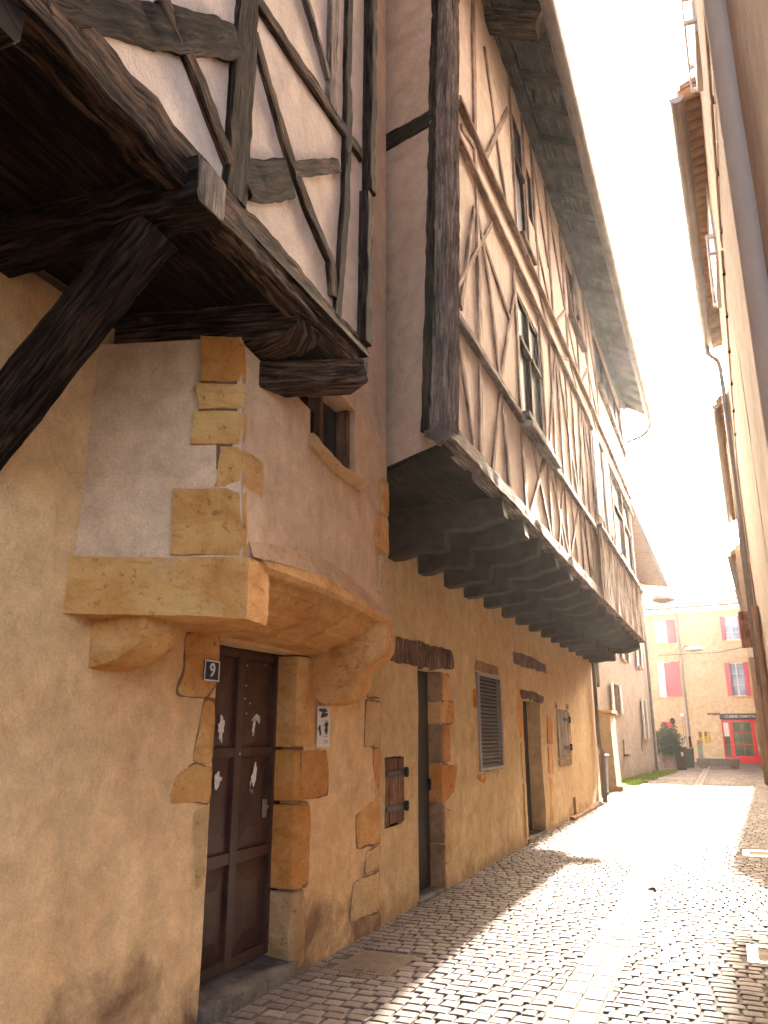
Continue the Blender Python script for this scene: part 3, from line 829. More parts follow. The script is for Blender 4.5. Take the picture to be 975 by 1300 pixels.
def blob(y, z, w, h, seed, X, mat, par, ang=0, n=22, name="sticker"):
    rnd = random.Random(seed); mb = MB(); pts = []
    for k in range(n):
        t = 2 * math.pi * k / n; r_ = 1 + rnd.uniform(-.32, .28)
        a, b = math.cos(t) * w / 2 * r_, math.sin(t) * h / 2 * r_
        pts.append((X, y + a * math.cos(ang) - b * math.sin(ang), z + a * math.sin(ang) + b * math.cos(ang)))
    mb.add(pts + [(X, y, z)], [(k, (k + 1) % n, n) for k in range(n)])
    return mb.build(name, mat, par)
XS = -3.1
blob(4.52, 1.63, 0.07, 0.16, 1, -3.096, 'sticker', D1); blob(4.51, 1.30, 0.08, 0.10, 2, -3.096, 'sticker', D1)
for k, (y, z, w, h, an) in enumerate([(4.95, 1.70, 0.10, 0.045, 0.2), (4.925, 1.65, 0.04, 0.12, -0.1), (4.99, 1.685, 0.035, 0.05, 0)]):
    blob(y, z, w, h, 10 + k, -3.0985, 'sticker', D1, an)
for k, (y, z, w, h, an) in enumerate([(4.95, 1.29, 0.055, 0.19, -0.25), (4.925, 1.24, 0.04, 0.07, 0.3)]):
    blob(y, z, w, h, 20 + k, -3.0985, 'sticker', D1, an)
for k, (y, z) in enumerate([(4.80, 2.06), (4.80, 1.92), (4.79, 1.83), (4.86, 1.80), (5.05, 2.08), (4.82, 1.73), (4.76, 1.46)]):
    blob(y, z, 0.014, 0.014, 40 + k, -3.0965, 'sticker', D1)
block([(-3.20, 4.17, -0.10), (-2.87, 4.17, -0.10), (-2.87, 5.27, -0.10), (-3.20, 5.27, -0.10),
       (-3.20, 4.17, 0.125), (-2.87, 4.17, 0.085), (-2.87, 5.27, 0.085), (-3.20, 5.27, 0.125)], 6, 4, 'stone_step', "door_step", 0.004)

# ---- timber jetty of house nine
jx = lambda Y: -1.87 - 0.035 * (Y - 4.04)
JP = lambda Y, z, off=0.0: (jx(Y) + off, Y, z)
face = sheet(lambda a, z: (jx(a) - 0.012, a, z), -2.5, 4.06, 3.93, 9.6, (), 0.16, 0.006)
face.build("jetty_wall", 'infill', H1)
MB().add([(jx(4.06) - .05, 4.06, 3.8), (-2.3, 4.06, 3.8), (-2.3, 4.06, 9.6), (jx(4.06) - .05, 4.06, 9.6)], [(0, 1, 2, 3)]).build("jetty_end_wall", 'infill', H1)
def timber(pts, w, d=0.10, mat='wood_face', name="timber", par=H1, P=JP, rough=0.006, off=0.0, seg=0.06):
    """timber lying in a wall face; w seen width, d depth"""
    q = [P(a, b, off + 0.018 - d / 2 if off == 0.0 else off) for a, b in pts]
    w *= 1.16
    # side vector in the face plane is found from the third axis: use outward normal as 'side'
    return MB().beam(q, d, w, (1, 0, 0), rough, seg, 0.22).build(name, mat, par)
timber([(-2.5, 3.875), (1.5, 3.865), (2.6, 3.875), (4.12, 3.895)], 0.195, 0.14, 'wood_face', "sill_beam", rough=0.012, off=-0.055)
timber([(2.52, 3.96), (2.53, 5.15), (2.55, 7.2)], 0.155, 0.12, 'wood_dark', "post", rough=0.007)
timber([(2.58, 5.215), (3.2, 5.27), (3.96, 5.37), (4.0, 5.37)], 0.085, 0.14, 'wood_face', "rail")
timber([(1.35, 3.88), (1.9, 4.32), (2.47, 4.80)], 0.15, 0.10, 'wood_dark', "brace", rough=0.012)
timber([(1.9, 4.47), (2.12, 4.36), (2.46, 4.10)], 0.075, 0.09, 'wood_face', "brace")
timber([(2.60, 5.0), (2.97, 4.61), (3.22, 4.425), (3.54, 4.28), (3.60, 4.06)], 0.075, 0.09, 'wood_face', "brace")
timber([(2.58, 4.10), (2.80, 4.25), (3.0, 4.43)], 0.17, 0.085, 'wood_dark', "brace", rough=0.014)
timber([(3.05, 4.52), (3.62, 5.0)], 0.075, 0.085, 'wood_face', "brace")
timber([(3.66, 3.97), (3.75, 4.8), (3.765, 5.57), (3.75, 7.2)], 0.082, 0.11, 'wood_dark', "post")
timber([(3.52, 5.33), (3.52, 6.2), (3.53, 7.2)], 0.11, 0.10, 'wood_grey', "post")
timber([(2.9, 5.98), (3.46, 5.52)], 0.05, 0.08, 'wood_grey', "brace")
timber([(0.55, 3.95), (0.56, 7.0)], 0.15, 0.12, 'wood_dark', "post", rough=0.008)
timber([(0.6, 5.2), (2.5, 5.22)], 0.11, 0.12, 'wood_face', "rail", rough=0.008)
timber([(4.03, 3.97), (4.06, 5.1)], 0.085, 0.17, 'wood_dark', "corner_post", off=-0.03)
timber([(4.10, 5.14), (4.12, 6.9), (4.14, 9.5)], 0.085, 0.17, 'wood_dark', "corner_post", off=-0.03)
# joists and soffit of the jetty
sf = MB(); rnd = random.Random(5)
x = -2.95; xs = []
while x < jx(0) - 0.10:
    w = rnd.uniform(0.13, 0.2); z = 3.865 + rnd.uniform(-.004, .004)
    sf.box(x, min(x + w - 0.006, jx(0) - .08), -2.5, 4.02, z, z + 0.03, 'y'); x += w
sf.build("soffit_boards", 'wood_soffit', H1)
def joist(a, b, w, h, nm="joist", rough=0.008, mat='wood_dark', side=(0, 1, 0)):
    return MB().beam([a, b], w, h, side, rough, 0.07, 0.16).build(nm, mat, H1)
joist((-3.0, 1.20, 3.735), (-1.77, 1.22, 3.72), 0.19, 0.20)
joist((-3.0, 2.20, 3.79), (-1.755, 2.27, 3.80), 0.20, 0.22)
MB().poly([(-1.752, 2.175, 3.70), (-1.752, 2.365, 3.70), (-1.752, 2.365, 3.90), (-1.752, 2.175, 3.90)], (1, 0.05, 0), 0, 0.006, 0.002, 0.003, back=0.02).build("joist_end_lit", 'wood_grey', H1)  # weathered end grain, made paler to paint the light on the beam end
joist((-3.0, 0.1, 3.735), (-1.77, 0.12, 3.72), 0.19, 0.20)
# third joist: rounded nose and mortise
jt = MB(); pr = [(-3.0, 3.645), (-2.15, 3.64), (-1.99, 3.66), (-1.90, 3.72), (-1.885, 3.80), (-1.90, 3.86), (-3.0, 3.87)]
def prism_y(mb, prof, ya, yb, n=5, amp=0.006, skew=0.0):
    rings = []
    for i in range(n + 1):
        t = i / n; rings.append([(lambda p: p + noise.noise_vector(p * 8) * amp)(Vector((a, ya + (yb - ya) * t + skew * (a + 3), b))) for a, b in prof])
    m_ = len(prof); vs = [p for r_ in rings for p in r_]
    fs = [(i * m_ + j, (i + 1) * m_ + j, (i + 1) * m_ + (j + 1) % m_, i * m_ + (j + 1) % m_) for i in range(n) for j in range(m_)]
    us = [[(vs[k][1] * 1.0 + vs[k][2], vs[k][0]) for k in f] for f in fs]
    mb.add(vs, fs, us, False)
    for r_, o_ in ((rings[0], 1), (rings[-1], -1)):
        idx = tuple(range(m_))[::o_]; mb.add(r_, [idx], [[(r_[k].z + 3, r_[k].x) for k in idx]])
    return mb
# densify profile for smoother noise
def dens(pr, s=0.07):
    o = []
    for a, b in zip(pr, pr[1:] + pr[:1]):
        n = max(1, int(math.dist(a, b) / s)); o += [(a[0] + (b[0] - a[0]) * k / n, a[1] + (b[1] - a[1]) * k / n) for k in range(n)]
    return o
prism_y(jt, dens(pr), 2.99, 3.24, skew=0.25).build("joist", 'wood_face', H1)  # paler oak on this joist and the next paints the light they catch
MB().beam([(-2.30, 3.36, 3.50), (-1.885, 4.0, 3.735)], 0.22, 0.16, (0.84, -0.54, 0), 0.008, 0.06, 0.14).build("joist", 'wood_face', H1)
MB().beam([(-2.95, 3.6, 3.76), (-1.885, 4.02, 3.775)], 0.14, 0.13, (0, 1, 0), 0.006, 0.06, 0.14).build("joist", 'wood_dark', H1)
MB().beam([(-3.0, 2.25, 2.69), (-2.02, 2.25, 3.68)], 0.17, 0.20, (0, 1, 0), 0.008, 0.07, 0.14).build("strut", 'wood_grey' if False else 'wood_dark', H1)
MB().box(-9, -1.4, -2.5, 4.5, 9.6, 9.75).box(-9, -2.0, 4.5, 5.9, 10.8, 10.95).build("roof", 'tile', H1)

# number plate and notice
NP = root("house_number_plate", (W + 0.03, 4.07, 1.90), "small blue-black enamel plate reading 9 beside the brown door", "house number")
MB().box(W + 0.020, W + 0.026, 4.00, 4.155, 1.905, 2.03).build("plate", 'enamel_blue', NP)
bd = MB()
for a in ((4.00, 4.155, 2.022, 2.03), (4.00, 4.155, 1.905, 1.913), (4.00, 4.007, 1.913, 2.022), (4.148, 4.155, 1.913, 2.022)): bd.box(W + 0.0262, W + 0.029, *a)
bd.build("border", 'white', NP)
text_mesh("numeral", "9", 0.115, 'white', NP, (W + 0.0285, 4.078, 1.968), (0, 1, 0), (0, 0, 1), NP)
NT = root("paper_notice", (W + 0.03, 5.6, 1.5), "narrow white paper notice with black blotches pasted right of the door hood bracket", "notice")
MB().box(W + 0.024, W + 0.027, 5.49, 5.70, 1.49, 1.80).build("sheet", 'paper', NT)
for k, (y, z, w, h) in enumerate([(5.585, 1.765, 0.14, 0.035), (5.60, 1.735, 0.13, 0.03), (5.565, 1.72, 0.06, 0.02), (5.52, 1.635, 0.05, 0.045), (5.535, 1.60, 0.035, 0.05), (5.64, 1.655, 0.075, 0.05), (5.64, 1.615, 0.06, 0.06)]):
    blob(y, z, w, h, 60 + k, W + 0.0285, 'ink', NT, 0, 16, "printed_mark")
for z in (1.69, 1.68, 1.585, 1.57, 1.54, 1.53, 1.52): MB().box(W + 0.0272, W + 0.0282, 5.60, 5.67, z, z + 0.003).build("printed_line", 'ink', NT)

# ================================================================== TIMBERED HOUSE
H2 = root("timbered_house", (-2.9, 13.4, 0), "long half-timbered house jettied over the street on a row of black stepped brackets", "house")
holes2 = [(7.74, 8.50, -0.12, 2.26, 0.30), (9.92, 11.08, 1.12, 2.37, 0.06), (12.47, 13.72, -0.12, 2.12, 0.55), (15.2, 16.35, 1.14, 2.03, 0.07), (16.35, 16.72, 0.0, 0.38, 0.12), (6.87, 7.34, 0.77, 1.385, 0.03)]
holes2[4] = (16.42, 16.72, 0.0, 0.36, 0.12)
w2 = sheet(lambda a, z: (W - 0.002, a, z), 6.795, 19.75, -0.12, 3.9, holes2, 0.12, 0.022, 0.012)
w2.build("wall", 'plaster_second', H2)
MB().box(-9, -3.5, 6.8, 20.2, -0.1, 10).box(-9, W, 19.75, 20.2, -0.1, 3.9).build("rear_wall", 'plaster_side', H2)
# doors
d2 = MB().box(-3.10, -3.055, 7.70, 8.46, 0.02, 2.3).build("door", 'door_dark', H2)
MB().box(-3.055, -3.04, 7.82, 8.38, 1.2, 2.1).box(-3.055, -3.04, 7.82, 8.38, 0.15, 1.08).build("door_panel", 'door_dark', d2)
MB().box(-3.055, -3.02, 8.40, 8.43, 1.0, 1.12).build("door_handle", 'iron', d2)
for z0, z1, mt in ((0.0, 0.45, 'stone_dirty'), (0.46, 0.86, 'stone_dirty'), (0.87, 1.27, 'stone_orange'), (1.28, 1.68, 'stone_dirty'), (1.69, 1.93, 'stone_gold'), (1.94, 2.26, 'stone_dirty')):
    block([(-3.17, 8.45, z0), (W + 0.004, 8.475, z0), (W + 0.01, 8.54, z0), (-3.17, 8.54, z0), (-3.17, 8.45, z1), (W + 0.004, 8.475, z1), (W + 0.01, 8.54, z1), (-3.17, 8.54, z1)], 5, 5, mt, "jamb_stone", 0.008, H2)
for pts, mt in (([(8.53, 1.93), (8.95, 1.94), (8.93, 1.71), (8.53, 1.70)], 'stone_gold'), ([(8.53, 1.68), (8.80, 1.69), (8.78, 1.30), (8.53, 1.29)], 'stone_orange'),
                ([(8.53, 1.27), (9.02, 1.22), (8.88, 0.98), (8.53, 0.86)], 'stone_orange'), ([(8.53, 2.24), (8.82, 2.24), (8.8, 1.95), (8.53, 1.95)], 'stone_gold'),
                ([(8.53, 0.8), (8.72, 0.78), (8.75, 0.30), (8.53, 0.25)], 'stone_pale')):
    wstone(pts, mt, 0.012, "jamb_stone", W, H2)
MB().poly([(W, 6.86, 2.50), (W, 7.6, 2.52), (W, 8.9, 2.55), (W, 8.99, 2.44), (W, 8.97, 2.33), (W, 8.2, 2.26), (W, 7.5, 2.25), (W, 6.93, 2.27)], (1, 0, 0), 0, 0.022, 0.02, 0.02, back=0.03).build("lintel", 'lintel_rough', H2)
block([(-3.2, 7.70, -0.1), (-2.88, 7.70, -0.1), (-2.88, 8.5, -0.1), (-3.2, 8.5, -0.1), (-3.2, 7.70, 0.05), (-2.88, 7.70, 0.03), (-2.88, 8.5, 0.03), (-3.2, 8.5, 0.05)], 4, 3, 'stone_step', "door_step", 0.003, H2)
# plank hatch with strap hinges
ha = MB(); y = 6.885
for k in range(5):
    w = [0.075, 0.10, 0.10, 0.085, 0.085][k]
    ha.box(W - 0.02, W + 0.012 + 0.003 * (k % 2), y, y + w - 0.005, 0.79 + 0.008 * (k % 3), 1.37 - 0.006 * (k % 2)); y += w
hs = ha.build("hatch_shutter", 'wood_redbrown', H2)
for z in (0.93, 1.235):
    MB().box(W + 0.014, W + 0.026, 6.87, 7.32, z - 0.022, z + 0.022).tube([(W + .03, 7.35, z - .045), (W + .03, 7.35, z + .045)], 0.02).box(W + 0.0, W + 0.04, 7.32, 7.39, z - .03, z + .03).build("strap_hinge", 'iron', hs)
# louvred grille
lv = MB().box(W - 0.01, W + 0.03, 9.93, 9.98, 1.13, 2.36).box(W - 0.01, W + 0.03, 11.02, 11.07, 1.13, 2.36).box(W - 0.01, W + 0.03, 9.98, 11.02, 1.13, 1.17).box(W - 0.01, W + 0.03, 9.98, 11.02, 2.32, 2.36)
lo_ = lv.build("louvre_shutter", 'zinc', H2)
sl = MB()
for k in range(24):
    z = 1.185 + k * 0.0475
    sl.hexa([(W - 0.03, 9.985, z + 0.026), (W + 0.018, 9.985, z), (W + 0.018, 11.015, z), (W - 0.03, 11.015, z + 0.026), (W - 0.03, 9.985, z + 0.032), (W + 0.018, 9.985, z + 0.007), (W + 0.018, 11.015, z + 0.007), (W - 0.03, 11.015, z + 0.032)])
sl.build("slats", 'zinc', lo_)
MB().box(W - 0.06, W - 0.045, 9.93, 11.07, 1.13, 2.36).build("backing", 'dark', lo_)
for pts, mt in (([(9.80, 1.10), (10.9, 1.10), (10.72, 1.02), (10.4, 1.04), (10.1, 0.98), (9.86, 1.04)], 'stone_orange'), ([(11.09, 1.15), (11.2, 1.2), (11.2, 2.2), (11.09, 2.3)], 'stone_orange'),
                ([(9.76, 1.9), (9.9, 1.9), (9.9, 2.15), (9.78, 2.15)], 'stone_orange'), ([(9.9, 2.39), (11.05, 2.39), (11.0, 2.50), (9.95, 2.52)], 'stone_dirty')):
    wstone(pts, mt, 0.008, "window_surround", W, H2)
# third doorway (deep), its two timber lintels
MB().box(-3.20, -3.14, 12.40, 13.8, 0.0, 2.2).build("door", 'door_dark', H2)
MB().poly([(W, 11.95, 2.80), (W, 13.1, 2.84), (W, 14.42, 2.80), (W, 14.45, 2.64), (W, 13.2, 2.64), (W, 12.0, 2.62)], (1, 0, 0), 0, 0.02, 0.02, 0.02, back=0.03).build("lintel", 'lintel_rough', H2)
MB().poly([(W, 12.3, 2.24), (W, 13.3, 2.26), (W, 14.1, 2.22), (W, 14.05, 2.10), (W, 13.0, 2.125), (W, 12.35, 2.125)], (1, 0, 0), 0, 0.016, 0.02, 0.02, back=0.03).build("lintel", 'lintel_rough', H2)
for pts, mt in (([(12.1, 2.4), (12.4, 2.2), (12.44, 1.6), (12.25, 1.5), (12.05, 1.8)], 'stone_gold'), ([(12.2, 1.45), (12.44, 1.5), (12.44, 0.9), (12.25, 0.95)], 'stone_pale'), ([(12.28, 0.85), (12.44, 0.85), (12.44, 0.1), (12.3, 0.1)], 'stone_pale'),
                ([(14.3, 1.9), (14.75, 1.85), (14.7, 1.4), (14.25, 1.42)], 'stone_orange'), ([(14.28, 1.36), (14.6, 1.34), (14.66, 0.9), (14.2, 0.9)], 'stone_gold'), ([(14.15, 0.85), (14.5, 0.85), (14.4, 0.12), (14.1, 0.14)], 'stone_gold')):
    wstone(pts, mt, 0.008, "jamb_stone", W, H2)
MB().box(-3.45, -2.9, 12.45, 13.74, -0.1, 0.05).build("door_step", 'stone_step', H2)
# grey plank shutter
sh = MB(); 
for k in range(5): sh.box(W - 0.03, W + 0.012 + .003 * (k % 2), 15.22 + k * 0.225, 15.22 + k * 0.225 + 0.22, 1.15, 2.02)
s4 = sh.build("window_shutter", 'wood_greypaint', H2)
for z in (1.32, 1.85): MB().box(W + 0.016, W + 0.03, 15.8, 16.34, z - .03, z + .03).box(W - 0.0, W + 0.05, 16.34, 16.42, z - .06, z + .06).build("strap_hinge", 'iron', s4)
for pts, mt in (([(15.1, 2.05), (16.5, 2.05), (16.5, 2.16), (15.1, 2.16)], 'stone_dirty'), ([(16.4, 2.0), (16.6, 2.0), (16.62, 1.1), (16.4, 1.1)], 'stone_orange'), ([(15.1, 1.12), (16.6, 1.12), (16.5, 0.98), (15.2, 1.0)], 'stone_dirty')):
    wstone(pts, mt, 0.008, "window_surround", W, H2)
MB().box(W - 0.12, W - 0.10, 16.42, 16.72, 0, 0.4).build("vent", 'dark', H2)
MB().beam([(W + 0.05, 15.9, 0.0), (W + 0.05, 19.6, 0.0)], 0.10, 0.12, (1, 0, 0), 0.01, 0.15, 0.5).build("kerb_stone", 'stone_dirty', H2)

# ---- jetty of the timbered house
def lean(a, z): return 0.085 * (z - 3.8) * max(0.0, 1 - (a - 5.3) / 1.2)
kx = lambda Y: -1.75 + 0.006 * max(0, Y - 6)
KP = lambda Y, z, off=0.0: (kx(Y) + off, Y + lean(Y, z), z)
ZT = 10.3
holesJ = [(8.12, 9.40, 5.08, 6.72, 0.09), (8.42, 9.02, 7.62, 9.6, 0.09), (9.12, 9.55, 8.42, 9.3, 0.09),
          (12.2, 13.5, 8.5, 9.7, 0.09), (15.4, 20.1, 8.6, 9.8, 0.09), (16.5, 19.9, 5.2, 7.1, 0.09)]
fj = sheet(lambda a, z: KP(a, z, -0.012), 5.42, 20.35, 3.85, ZT, holesJ, 0.2, 0.012)
fj.build("jetty_wall", 'infill_pale', H2)
def jside(a, z):
    y0 = 5.42 + lean(5.42, z)
    return (-2.50 + (kx(5.42) - 0.012 + 2.50) * a, 5.86 + (y0 - 5.86) * a, z)
sheet(jside, 0, 1, 3.80, ZT, (), 0.14, 0.01).build("jetty_side_wall", 'plaster_side', H2)
MB().add([(-1.70, 20.36, 3.8), (-3.2, 20.36, 3.8), (-3.2, 20.36, ZT), (-1.70, 20.36, ZT)], [(3, 2, 1, 0)]).build("jetty_end_wall", 'infill_pale', H2)
MB().box(-3.4, -2.06, 6.3, 20.3, 4.1, ZT).build("interior", 'dark', H2)
def kt(pts, w, d=0.09, mat='wood_light', name="timber", off=0.0, rough=0.003, seg=0.16):
    q = [KP(a, b, off + 0.010 - d / 2 if off == 0.0 else off) for a, b in pts]
    return MB().beam(q, d, w, (1, 0, 0), rough, seg, 0.25).build(name, mat, H2)
# corner post: dark, seen from the side
MB().beam([(-1.82, 5.45, 3.86), (-1.81, 5.60, 5.6), (-1.81, 5.72, 7.2), (-1.80, 5.98, ZT)], 0.24, 0.17, (0.84, -0.4, 0), 0.006, 0.08, 0.16).build("corner_post", 'wood_grey', H2)
MB().beam([(-1.90, 5.495, 3.9), (-1.885, 5.63, 5.6), (-1.88, 5.76, 7.2), (-1.86, 6.0, ZT)], 0.10, 0.19, (0.84, -0.4, 0), 0.008, 0.08, 0.16).build("corner_post", 'wood_dark', H2)
MB().beam([(-2.5, 5.87, 7.17), (-1.9, 5.72, 7.17)], 0.06, 0.19, (0.25, 1, 0), 0.01, 0.06, 0.2).build("rail", 'wood_dark', H2)
kt([(5.34, 3.86), (9, 3.84), (14, 3.83), (20.4, 3.83)], 0.17, 0.16, 'wood_grey', "sill_beam", -0.04, 0.010, 0.12)
for pts, w, mt in (([(5.5, 5.0), (8.1, 4.96)], 0.09, 'wood_grey'), ([(8.1, 4.97), (20.4, 4.98)], 0.09, 'wood_grey'), ([(5.6, 7.0), (20.4, 7.03)], 0.05, 'wood_light'), ([(5.7, 7.5), (20.4, 7.48)], 0.05, 'wood_light'), ([(5.7, 10.1), (20.4, 10.1)], 0.16, 'wood_grey')):
    kt(pts, w, 0.10, mt, "rail", 0.004)
for pts, w, nm in (([(6.34, 3.93), (6.49, 5.8), (6.54, 7.4), (6.72, 9.9)], 0.11, "post"), ([(7.12, 9.3), (7.46, 8.42), (7.95, 7.45)], 0.07, "brace"), ([(8.16, 9.31), (6.98, 7.66)], 0.09, "brace"),
                   ([(5.92, 7.30), (6.6, 7.45)], 0.07, "brace"), ([(6.40, 6.6), (5.79, 5.2)], 0.08, "brace"), ([(6.5, 6.7), (6.93, 5.88), (7.15, 5.0)], 0.08, "brace"), ([(7.17, 4.93), (7.37, 3.95)], 0.08, "brace"),
                   ([(6.55, 6.5), (7.75, 6.05)], 0.08, "brace"), ([(7.99, 6.5), (7.4, 5.48), (7.12, 5.0)], 0.08, "brace"), ([(7.12, 4.9), (6.71, 3.95)], 0.08, "brace"), ([(5.66, 4.95), (5.94, 4.41), (6.12, 3.95)], 0.08, "brace"),
                   ([(8.06, 3.95), (8.05, 7.0)], 0.11, "post"), ([(9.46, 3.95), (9.46, 7.0)], 0.11, "post"), ([(9.24, 4.9), (8.25, 3.95)], 0.08, "brace"), ([(8.55, 4.9), (9.33, 3.95)], 0.08, "brace"), ([(10.49, 4.95), (9.85, 3.95)], 0.08, "brace"),
                   ([(8.36, 7.5), (8.36, 10.05)], 0.09, "post"), ([(9.07, 7.5), (9.07, 10.05)], 0.08, "post"), ([(9.62, 7.5), (9.60, 10.05)], 0.09, "post")):
    kt(pts, w, 0.085, 'wood_light', nm)
rnd = random.Random(11)
posts = [10.6, 11.8, 12.9, 14.1, 15.2, 16.4, 18.2, 20.0]
for p in posts:
    kt([(p + rnd.uniform(-.05, .05), 3.95), (p, 7.0)], 0.11, 0.085, 'wood_light', "post")
    if not (15.4 < p < 19): kt([(p + rnd.uniform(-.05, .05), 7.5), (p, 10.05)], 0.10, 0.085, 'wood_light', "post")
bays = list(zip([9.46] + posts, posts))
for i, (a, b) in enumerate(bays):
    f = i % 2
    if b < 13.5:
        kt([(a + .1, 3.97) if f else (b - .1, 3.97), (b - .1, 4.92) if f else (a + .1, 4.92)], 0.075, 0.08, 'wood_light', "brace")
        kt([((a + b) / 2 + .1, 3.97), ((a + b) / 2 - .15, 4.92)], 0.07, 0.08, 'wood_light', "stud")
    if b < 16.5:
        kt([(a + .08, 6.95) if f else (b - .08, 6.95), (b - .08, 5.08) if f else (a + .08, 5.08)], 0.075, 0.08, 'wood_light', "brace")
        kt([((a + b) / 2, 5.05), ((a + b) / 2 + .1, 6.98)], 0.065, 0.08, 'wood_light', "stud")
        kt([(a + .08, 7.0), (b - 0.08, 7.45)] if f else [(b - .08, 7.0), (a + 0.08, 7.45)], 0.06, 0.08, 'wood_light', "brace")
    if b < 15.3:
        kt([(a + .1, 9.9) if f else (b - .1, 8.4), (b - .1, 8.4) if f else (a + .1, 9.9)], 0.075, 0.08, 'wood_light', "brace")
        kt([(b - .1, 8.3) if f else (a + .1, 8.3), (a + .1, 7.55) if f else (b - .1, 7.55)], 0.07, 0.08, 'wood_light', "brace")
kt([(5.5, 5.15), (7.1, 6.9)], 0.06, 0.08, 'wood_light', "brace")
# boarded apron on the far bays
ap = MB(); y = 13.25
while y < 20.35:
    w = rnd.uniform(0.14, 0.2); o_ = rnd.uniform(0, .008)
    ap.box(kx(y) + 0.05, kx(y) + 0.07 + o_, y, min(y + w - .008, 20.38), 3.74, 4.96); y += w
ap.build("apron_boards", 'wood_apron', H2)
for k in range(12):
    a = 13.4 + k * 0.56; f = k % 2
    MB().beam([KP(a, 3.78 if f else 4.9, 0.085), KP(a + 0.5, 4.9 if f else 3.78, 0.085)], 0.012, 0.03, (1, 0, 0), 0.001, 0.3).build("apron_lath", 'wood_light', H2)
MB().beam([KP(13.2, 5.0, 0.07), KP(20.45, 5.0, 0.07)], 0.13, 0.05, (1, 0, 0), 0.003, 0.3).build("apron_cap", 'wood_grey', H2)
# windows of the jetty
def jwin(a0, a1, z0, z1, nm=2, trans=True, curtain=False, sill=True):
    x = kx(a0) - 0.082
    f = MB(); t = 0.055
    f.box(x, x + .06, a0, a0 + t, z0, z1).box(x, x + .06, a1 - t, a1, z0, z1).box(x, x + .06, a0 + t, a1 - t, z0, z0 + t).box(x, x + .06, a0 + t, a1 - t, z1 - t, z1)
    for k in range(1, nm):
        c = a0 + (a1 - a0) * k / nm; f.box(x + .004, x + .075, c - .03, c + .03, z0 + t, z1 - t)
    if trans:
        zz = z0 + (z1 - z0) * 0.60
        for k in range(nm):
            c0 = a0 + (a1 - a0) * k / nm + (.03 if k else t); c1 = a0 + (a1 - a0) * (k + 1) / nm - (.03 if k < nm - 1 else t)
            f.box(x + .006, x + .10, c0, c1, zz - .025, zz + .025)
    fo = f.build("window", 'wood_face', H2)
    MB().box(x + .02, x + .03, a0 + .02, a1 - .02, z0 + .02, z1 - .02).build("pane", 'curtain' if curtain else 'dark_pane', fo)
    if sill: MB().box(x + .07, kx(a0) + 0.09, a0 - .06, a1 + .06, z0 - .06, z0 + 0.004, 'y').build("sill", 'wood_grey', fo)
    return fo
jwin(8.12, 9.40, 5.08, 6.72); jwin(8.42, 9.02, 7.62, 9.6, 1); jwin(9.12, 9.55, 8.42, 9.3, 1, False, False, False)
jwin(12.2, 13.5, 8.5, 9.7, 2, False); jwin(15.4, 20.1, 8.6, 9.8, 4, False); jwin(16.5, 19.9, 5.2, 7.1, 2)
# folded pale shutters beside the far window
for a in (13.5, 14.75): 
    MB().box(kx(a) + 0.045, kx(a) + 0.075, a, a + 0.62, 5.3, 6.85).build("window_shutter", 'white', H2)
MB().beam([(kx(8) + .05, 8.0, 4.90), (kx(9) + .05, 9.7, 4.94)], 0.16, 0.07, (1, 0, 0), 0.006, 0.1, 0.3).build("sill_rail", 'wood_grey', H2)
# soffit boards + brackets
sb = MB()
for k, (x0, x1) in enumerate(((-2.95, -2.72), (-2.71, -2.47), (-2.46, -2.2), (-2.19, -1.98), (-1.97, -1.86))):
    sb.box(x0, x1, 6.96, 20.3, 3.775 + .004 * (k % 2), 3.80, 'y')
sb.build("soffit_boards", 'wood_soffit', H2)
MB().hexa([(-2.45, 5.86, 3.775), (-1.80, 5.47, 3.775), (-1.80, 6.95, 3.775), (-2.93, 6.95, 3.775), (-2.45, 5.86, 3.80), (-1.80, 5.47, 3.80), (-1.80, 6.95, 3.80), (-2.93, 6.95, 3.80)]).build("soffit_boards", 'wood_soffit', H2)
def bracket(Y, wd, dz, dx):
    pr = [(-3.0, 3.775), (-1.74, 3.775), (-1.735 + dx, 3.585), (-1.77 + dx, 3.565), (-1.88, 3.545), (-2.0, 3.50), (-2.12, 3.485 + dz), (-2.33, 3.50 + dz), (-2.33 + dx, 3.33), (-2.38, 3.305), (-2.60, 3.31 + dz), (-2.80, 3.27), (-3.0, 3.27)]
    mb = MB(); prism_y(mb, dens(pr, 0.09), Y, Y + wd, 3, 0.004)
    return mb.build("bracket", 'wood_bracket', H2)
Y = 6.98; k = 0; rnd = random.Random(21)
while Y < 20.2:
    bracket(Y, rnd.uniform(0.17, 0.23), rnd.uniform(-.02, .03), rnd.uniform(-.04, .04)); k += 1
    Y += rnd.uniform(0.80, 0.88) if Y < 9 else rnd.uniform(0.88, 0.98)
bracket(20.12, 0.2, 0, 0)
# brackets have one oak tone on all faces, lower edges included; far cap
# eave: rafters, boards, gutter, roof
EX, EZ, EY1 = -1.02, 9.72, 20.55
er = MB(); y = 5.2
slope = (ZT - 0.02 - EZ) / (1.80 + EX)   # falls outward
bo = MB(); x = -1.86
while x < EX + 0.02:
    x2 = min(x + 0.145, EX + 0.03); z = lambda X: 10.2 - (X + 1.75) * 0.62
    bo.hexa([(x, 5.0, z(x)), (x2, 5.0, z(x2)), (x2, EY1, z(x2)), (x, EY1, z(x)), (x, 5.0, z(x) + .03), (x2 - .006, 5.0, z(x2) + .03), (x2 - .006, EY1, z(x2) + .03), (x, EY1, z(x) + .03)]); x += 0.15
for f_ in range(len(bo.uv)): bo.uv[f_] = [(bo.v[i][0] * 1.0 + bo.v[i][2], bo.v[i][1]) for i in bo.f[f_]]
bo.build("eave_boards", 'wood_roofsoffit', H2)
zr = lambda X: 10.2 - (X + 1.75) * 0.62
y = 5.3
